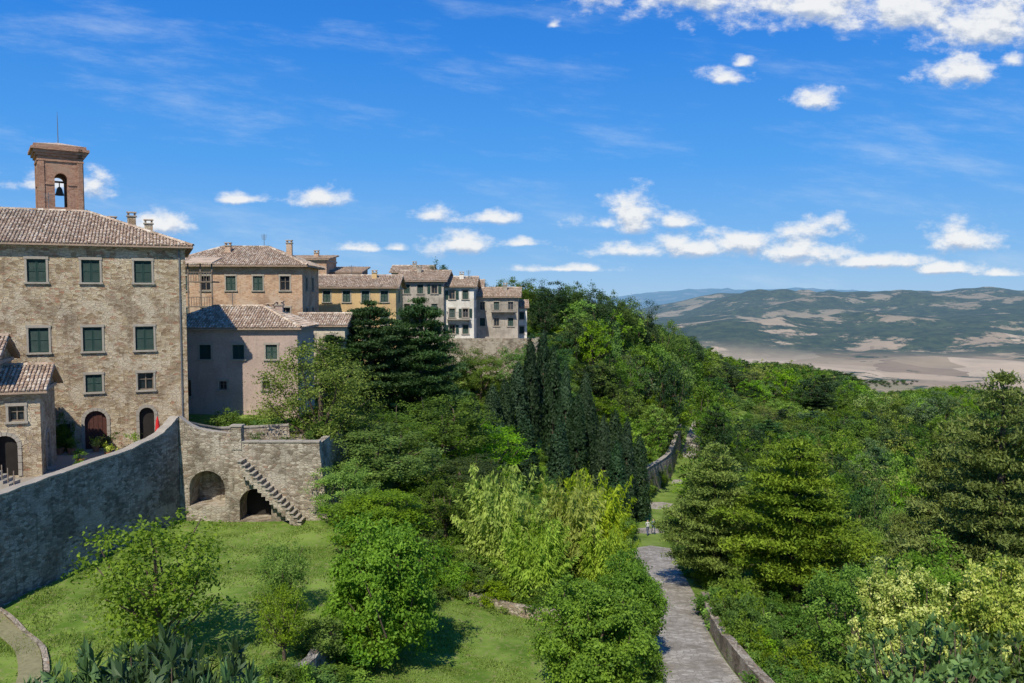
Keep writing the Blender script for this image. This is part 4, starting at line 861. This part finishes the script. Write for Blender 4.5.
# ------------------------------------------------------------ small things
def potted(x,y_,z,h=.9,leaf='leaf_mid'):
    root=empty('potted_plant'); b=B(); lathe(b,(x,y_,z),[(.0,0),(.15,0),(.21,.3),(.25,.36),(.25,.42),(.21,.42),(.18,.36)],'terracotta',12); b.finish('pot',root)
    t=Tree(); C=np.array([(x,y_,z+.4+h*.4)])+rng.normal(0,1,(9,3))*np.array([.16,.16,h*.22]); fol(t,C,.11,40,.11,(x,y_,z+.4)); V,F=tube([(x,y_,z+.3),(x,y_,z+.5+h*.5)],[.02,.01]); t.add(V,F,0,.5)
    o=bpy.data.objects.new('foliage',t.mesh('foliage',leaf)); COL.objects.link(o); o.parent=root
for x,y_,h,l in((-27.4,54.2,.9,'leaf_mid'),(-28.3,53.9,.6,'leaf_flower'),(-26.0,54.6,1.2,'leaf_bright'),(-30.2,53,.8,'leaf_mid'),(-29.4,52.9,1.3,'leaf_mid'),(-24.6,54.9,.7,'leaf_bright'),(-27.0,49.5,.8,'leaf_mid'),(-25.4,46.5,.7,'leaf_bright'),(-26.3,51.6,.6,'leaf_flower')): potted(x,y_,-10.5,h,l)
for x,y_,h in((-19.5,52.5,.9),(-17.0,53,.7),(-14.8,51.6,.8),(-18.2,56,1.1),(-13.6,53.5,.9)): potted(x,y_,-10.1,h)
root=empty('closed_red_parasol'); b=B(); lathe(b,(-24.55,55.0,-10.5),[(.0,0),(.3,0),(.3,.08),(.03,.1),(.025,2.3)],'metal',10); lathe(b,(-24.55,55.0,-10.5),[(.03,.75),(.2,.8),(.17,1.3),(.11,1.9),(.03,2.25)],'red',10); b.finish('canopy_and_pole',root)
for x,y_,w,h in((-17.5,58.5,3.2,1.5),(-19.6,59.5,2.8,1.3),(-15.2,59.5,3,1.8),(-21.8,60.5,2.6,1.6),(-13.8,57,2.6,1.5)):
    plant('hedge_shrub','shr1',x,y_,h=h,w=w,z=-10.1)
plant('creeping_vine','shr1',-30.3,53.6,h=2.6,w=1.2,z=-10.5)
root=empty('wooden_fence'); b=B(); z=h1(18,50); F_=Face((16.5,50.5),(.95,.3),(.3,-.95))
for i in range(5): obox(b,F_,i*1.3,i*1.3+.1,z-1.5,z+1.0,0,.1,'oldwood')
for zz in(.35,.8): obox(b,F_,0,5.3,z+zz,z+zz+.09,.101,.15,'oldwood')
b.finish('rails',root)
def person(name,x,y_,shirt,ph=1):
    z=h1(x,y_)+.06; root=empty(name); 
    J=[(0,0,.95),(0,0,1.15),(0,.01,1.38),(0,0,1.5),(0,-.01,1.62),(0,-.01,1.72), (.10,0,.9),(.11,.16*ph,.5),(.11,.10*ph,.08),(.11,.24*ph,.03), (-.10,0,.9),(-.11,-.08*ph,.5),(-.11,-.30*ph,.12),(-.11,-.20*ph,.03),
       (.19,0,1.38),(.23,-.10*ph,1.1),(.22,.02,.84),(-.19,0,1.38),(-.23,.10*ph,1.12),(-.22,.26*ph,.93)]
    E=[(0,1),(1,2),(2,3),(3,4),(4,5),(0,6),(6,7),(7,8),(8,9),(0,10),(10,11),(11,12),(12,13),(2,14),(14,15),(15,16),(2,17),(17,18),(18,19)]
    R=[.14,.13,.15,.055,.09,.075,.09,.065,.045,.04,.09,.065,.045,.04,.06,.045,.035,.06,.045,.035]
    me=bpy.data.meshes.new('body'); me.from_pydata(J,E,[]); o=bpy.data.objects.new('body',me); COL.objects.link(o); o.parent=root
    sk=o.modifiers.new('s','SKIN'); 
    for i,v in enumerate(me.skin_vertices[0].data): v.radius=(R[i],R[i]*.8); v.use_root=(i==0)
    o.modifiers.new('ss','SUBSURF').levels=1
    mt,nt,out=new_mat('person_'+shirt); tc=N(nt,'ShaderNodeTexCoord'); sp=N(nt,'ShaderNodeSeparateXYZ'); nt.links.new(tc.outputs['Object'],sp.inputs[0])
    sc_={'white':(.5,.5,.48),'blue':(.08,.12,.25)}[shirt]
    up=math_n(nt,'GREATER_THAN',sp.outputs[2],.97); hd=math_n(nt,'GREATER_THAN',sp.outputs[2],1.47); hr=math_n(nt,'GREATER_THAN',sp.outputs[2],1.68)
    c=mixc(nt,up,(.05,.07,.14),sc_); c=mixc(nt,hd,c,(.5,.33,.25)); c=mixc(nt,hr,c,(.05,.03,.02)); principled(nt,out,c,.9,.1); me.materials.append(mt)
    root.location=(x,y_,z); root.rotation_euler=(0,0,random.uniform(-.2,.2))
person('walking_person',14.8,86,'white'); person('walking_person',15.6,87,'blue',-1)

# ------------------------------------------------------------ world
w=bpy.data.worlds.new('World'); scene.world=w; w.use_nodes=True; nt=w.node_tree; nt.nodes.clear()
EL=49
sunv=Vector((-.24,-.97,0)).normalized()*math.cos(math.radians(EL)); sunv.z=math.sin(math.radians(EL))
sky=N(nt,'ShaderNodeTexSky',sky_type='NISHITA'); sky.sun_disc=False; sky.sun_elevation=math.radians(EL); sky.sun_rotation=math.atan2(sunv.x,sunv.y)%(2*math.pi); sky.altitude=400; sky.ozone_density=2.5; sky.dust_density=.5
tc=N(nt,'ShaderNodeTexCoord'); sp=N(nt,'ShaderNodeSeparateXYZ'); nt.links.new(tc.outputs['Generated'],sp.inputs[0])
el=math_n(nt,'ARCSINE',sp.outputs[2]); 
grad=ramp(nt,mrange(nt,el,-.02,.5,0,1,False),[(0,(3.9,6.0,8.3)),(.04,(3.3,5.7,8.5)),(.14,(1.8,4.6,8.7)),(.35,(.65,3.5,8.9)),(.62,(.18,2.4,8.1)),(1,(.10,1.5,6.0))])
skyb=mixc(nt,.88,sky.outputs[0],grad)
yy=math_n(nt,'MAXIMUM',sp.outputs[1],.05)
cmb=N(nt,'ShaderNodeCombineXYZ'); nt.links.new(math_n(nt,'DIVIDE',sp.outputs[0],yy),cmb.inputs[0]); nt.links.new(math_n(nt,'DIVIDE',sp.outputs[2],yy),cmb.inputs[1])
CL=[(690,-14,120,34),(800,0,120,32),(900,6,90,34),(985,14,100,42),(950,70,38,20),(1004,62,14,9),(815,101,28,11),(722,79,28,9),(737,66,12,6),(325,196,30,10),(245,198,34,6),(55,182,50,11),(98,182,32,15),(165,222,40,14),(433,214,26,10),(493,217,30,8),(460,242,44,13),(355,247,30,5),
(602,221,36,9),(630,213,34,22),(680,221,26,8),(822,228,28,13),(958,236,40,17),(745,238,64,13),(800,246,74,16),(690,245,64,13),(640,248,64,9),(560,268,60,4),(880,259,54,9),(950,268,44,6),(1000,272,30,5),(520,242,24,5),(397,247,14,4),(553,29,8,5)]
gr=bpy.data.node_groups.new('cloudfield','ShaderNodeTree'); gr.interface.new_socket('P',in_out='INPUT',socket_type='NodeSocketVector'); gr.interface.new_socket('F',in_out='OUTPUT',socket_type='NodeSocketFloat')
gi=gr.nodes.new('NodeGroupInput'); go=gr.nodes.new('NodeGroupOutput'); cur=None
for (cx_,cy_,a,bb) in CL:
    u0=(cx_-512)/800; v0=(297-(cy_+bb*.4))/800
    q=vmath(gr,'SUBTRACT',gi.outputs[0],(u0,v0,0)).outputs[0]; q=vmath(gr,'MULTIPLY',q,(800/a,800/(bb*1.5),0)).outputs[0]
    q2=vmath(gr,'MULTIPLY',q,(1,2.2,1)).outputs[0]; q=vmath(gr,'MINIMUM',q,q2).outputs[0]; l=vmath(gr,'LENGTH',q).outputs['Value']
    cur=l if cur is None else math_n(gr,'MINIMUM',cur,l)
gr.links.new(cur,go.inputs[0])
def cf(vec):
    g_=nt.nodes.new('ShaderNodeGroup'); g_.node_tree=gr; nt.links.new(vec,g_.inputs[0]); return g_.outputs[0]
pv=cmb.outputs[0]
nv=vmath(nt,'MULTIPLY',pv,(1,1.6,1)).outputs[0]
def dens(p_,nvv):
    f=cf(p_); a=noise(nt,nvv,24,8,.62); b_=noise(nt,nvv,10,2,.5)
    return math_n(nt,'ADD',math_n(nt,'SUBTRACT',1.05,f),math_n(nt,'ADD',math_n(nt,'MULTIPLY',math_n(nt,'SUBTRACT',a,.5),2.9),math_n(nt,'MULTIPLY',math_n(nt,'SUBTRACT',b_,.5),1.1)))
D1=dens(pv,nv); sh_=vmath(nt,'ADD',pv,(-.001,.009,0)).outputs[0]; D2=dens(sh_,vmath(nt,'MULTIPLY',sh_,(1,1.6,1)).outputs[0])
mask=mrange(nt,D1,-.1,.95)
lit=mrange(nt,math_n(nt,'SUBTRACT',D1,D2),-.6,.3)
ccol=mixc(nt,lit,(4.6,5.4,6.8),(9.0,9.1,9.15))
rot=N(nt,'ShaderNodeVectorRotate',rotation_type='Z_AXIS'); rot.inputs['Angle'].default_value=.12; nt.links.new(pv,rot.inputs[0])
cv=vmath(nt,'MULTIPLY',rot.outputs[0],(2.0,9,1)).outputs[0]
ci=math_n(nt,'MULTIPLY',mrange(nt,noise(nt,cv,1.5,8,.66),.48,.82),.42)
skyc=mixc(nt,ci,skyb,(7.0,8.1,9.1))
fin=mixc(nt,math_n(nt,'MULTIPLY',mask,.96),skyc,ccol)
bg0=N(nt,'ShaderNodeBackground'); bg0.inputs[1].default_value=.1; nt.links.new(skyb,bg0.inputs[0])
bg=N(nt,'ShaderNodeBackground'); bg.inputs[1].default_value=.1; nt.links.new(fin,bg.inputs[0])
front=math_n(nt,'MULTIPLY',math_n(nt,'GREATER_THAN',sp.outputs[1],.55),math_n(nt,'MULTIPLY',math_n(nt,'GREATER_THAN',sp.outputs[2],-.01),math_n(nt,'LESS_THAN',sp.outputs[2],.5)))
mxs=N(nt,'ShaderNodeMixShader'); nt.links.new(front,mxs.inputs[0]); nt.links.new(bg0.outputs[0],mxs.inputs[1]); nt.links.new(bg.outputs[0],mxs.inputs[2])
wo=N(nt,'ShaderNodeOutputWorld'); nt.links.new(mxs.outputs[0],wo.inputs[0])
ld=bpy.data.lights.new('sun','SUN'); ld.energy=5.0; ld.angle=math.radians(.5); ld.color=(1,.94,.83); so=bpy.data.objects.new('sun',ld); COL.objects.link(so); so.rotation_euler=(-sunv).to_track_quat('-Z','Y').to_euler()
cd=bpy.data.cameras.new('camera'); cd.lens=28.125; cd.sensor_width=36; cd.clip_start=.1; cd.clip_end=120000; co=bpy.data.objects.new('camera',cd); COL.objects.link(co)
co.location=(0,0,0); co.rotation_euler=(math.radians(90-3.18),0,0); scene.camera=co
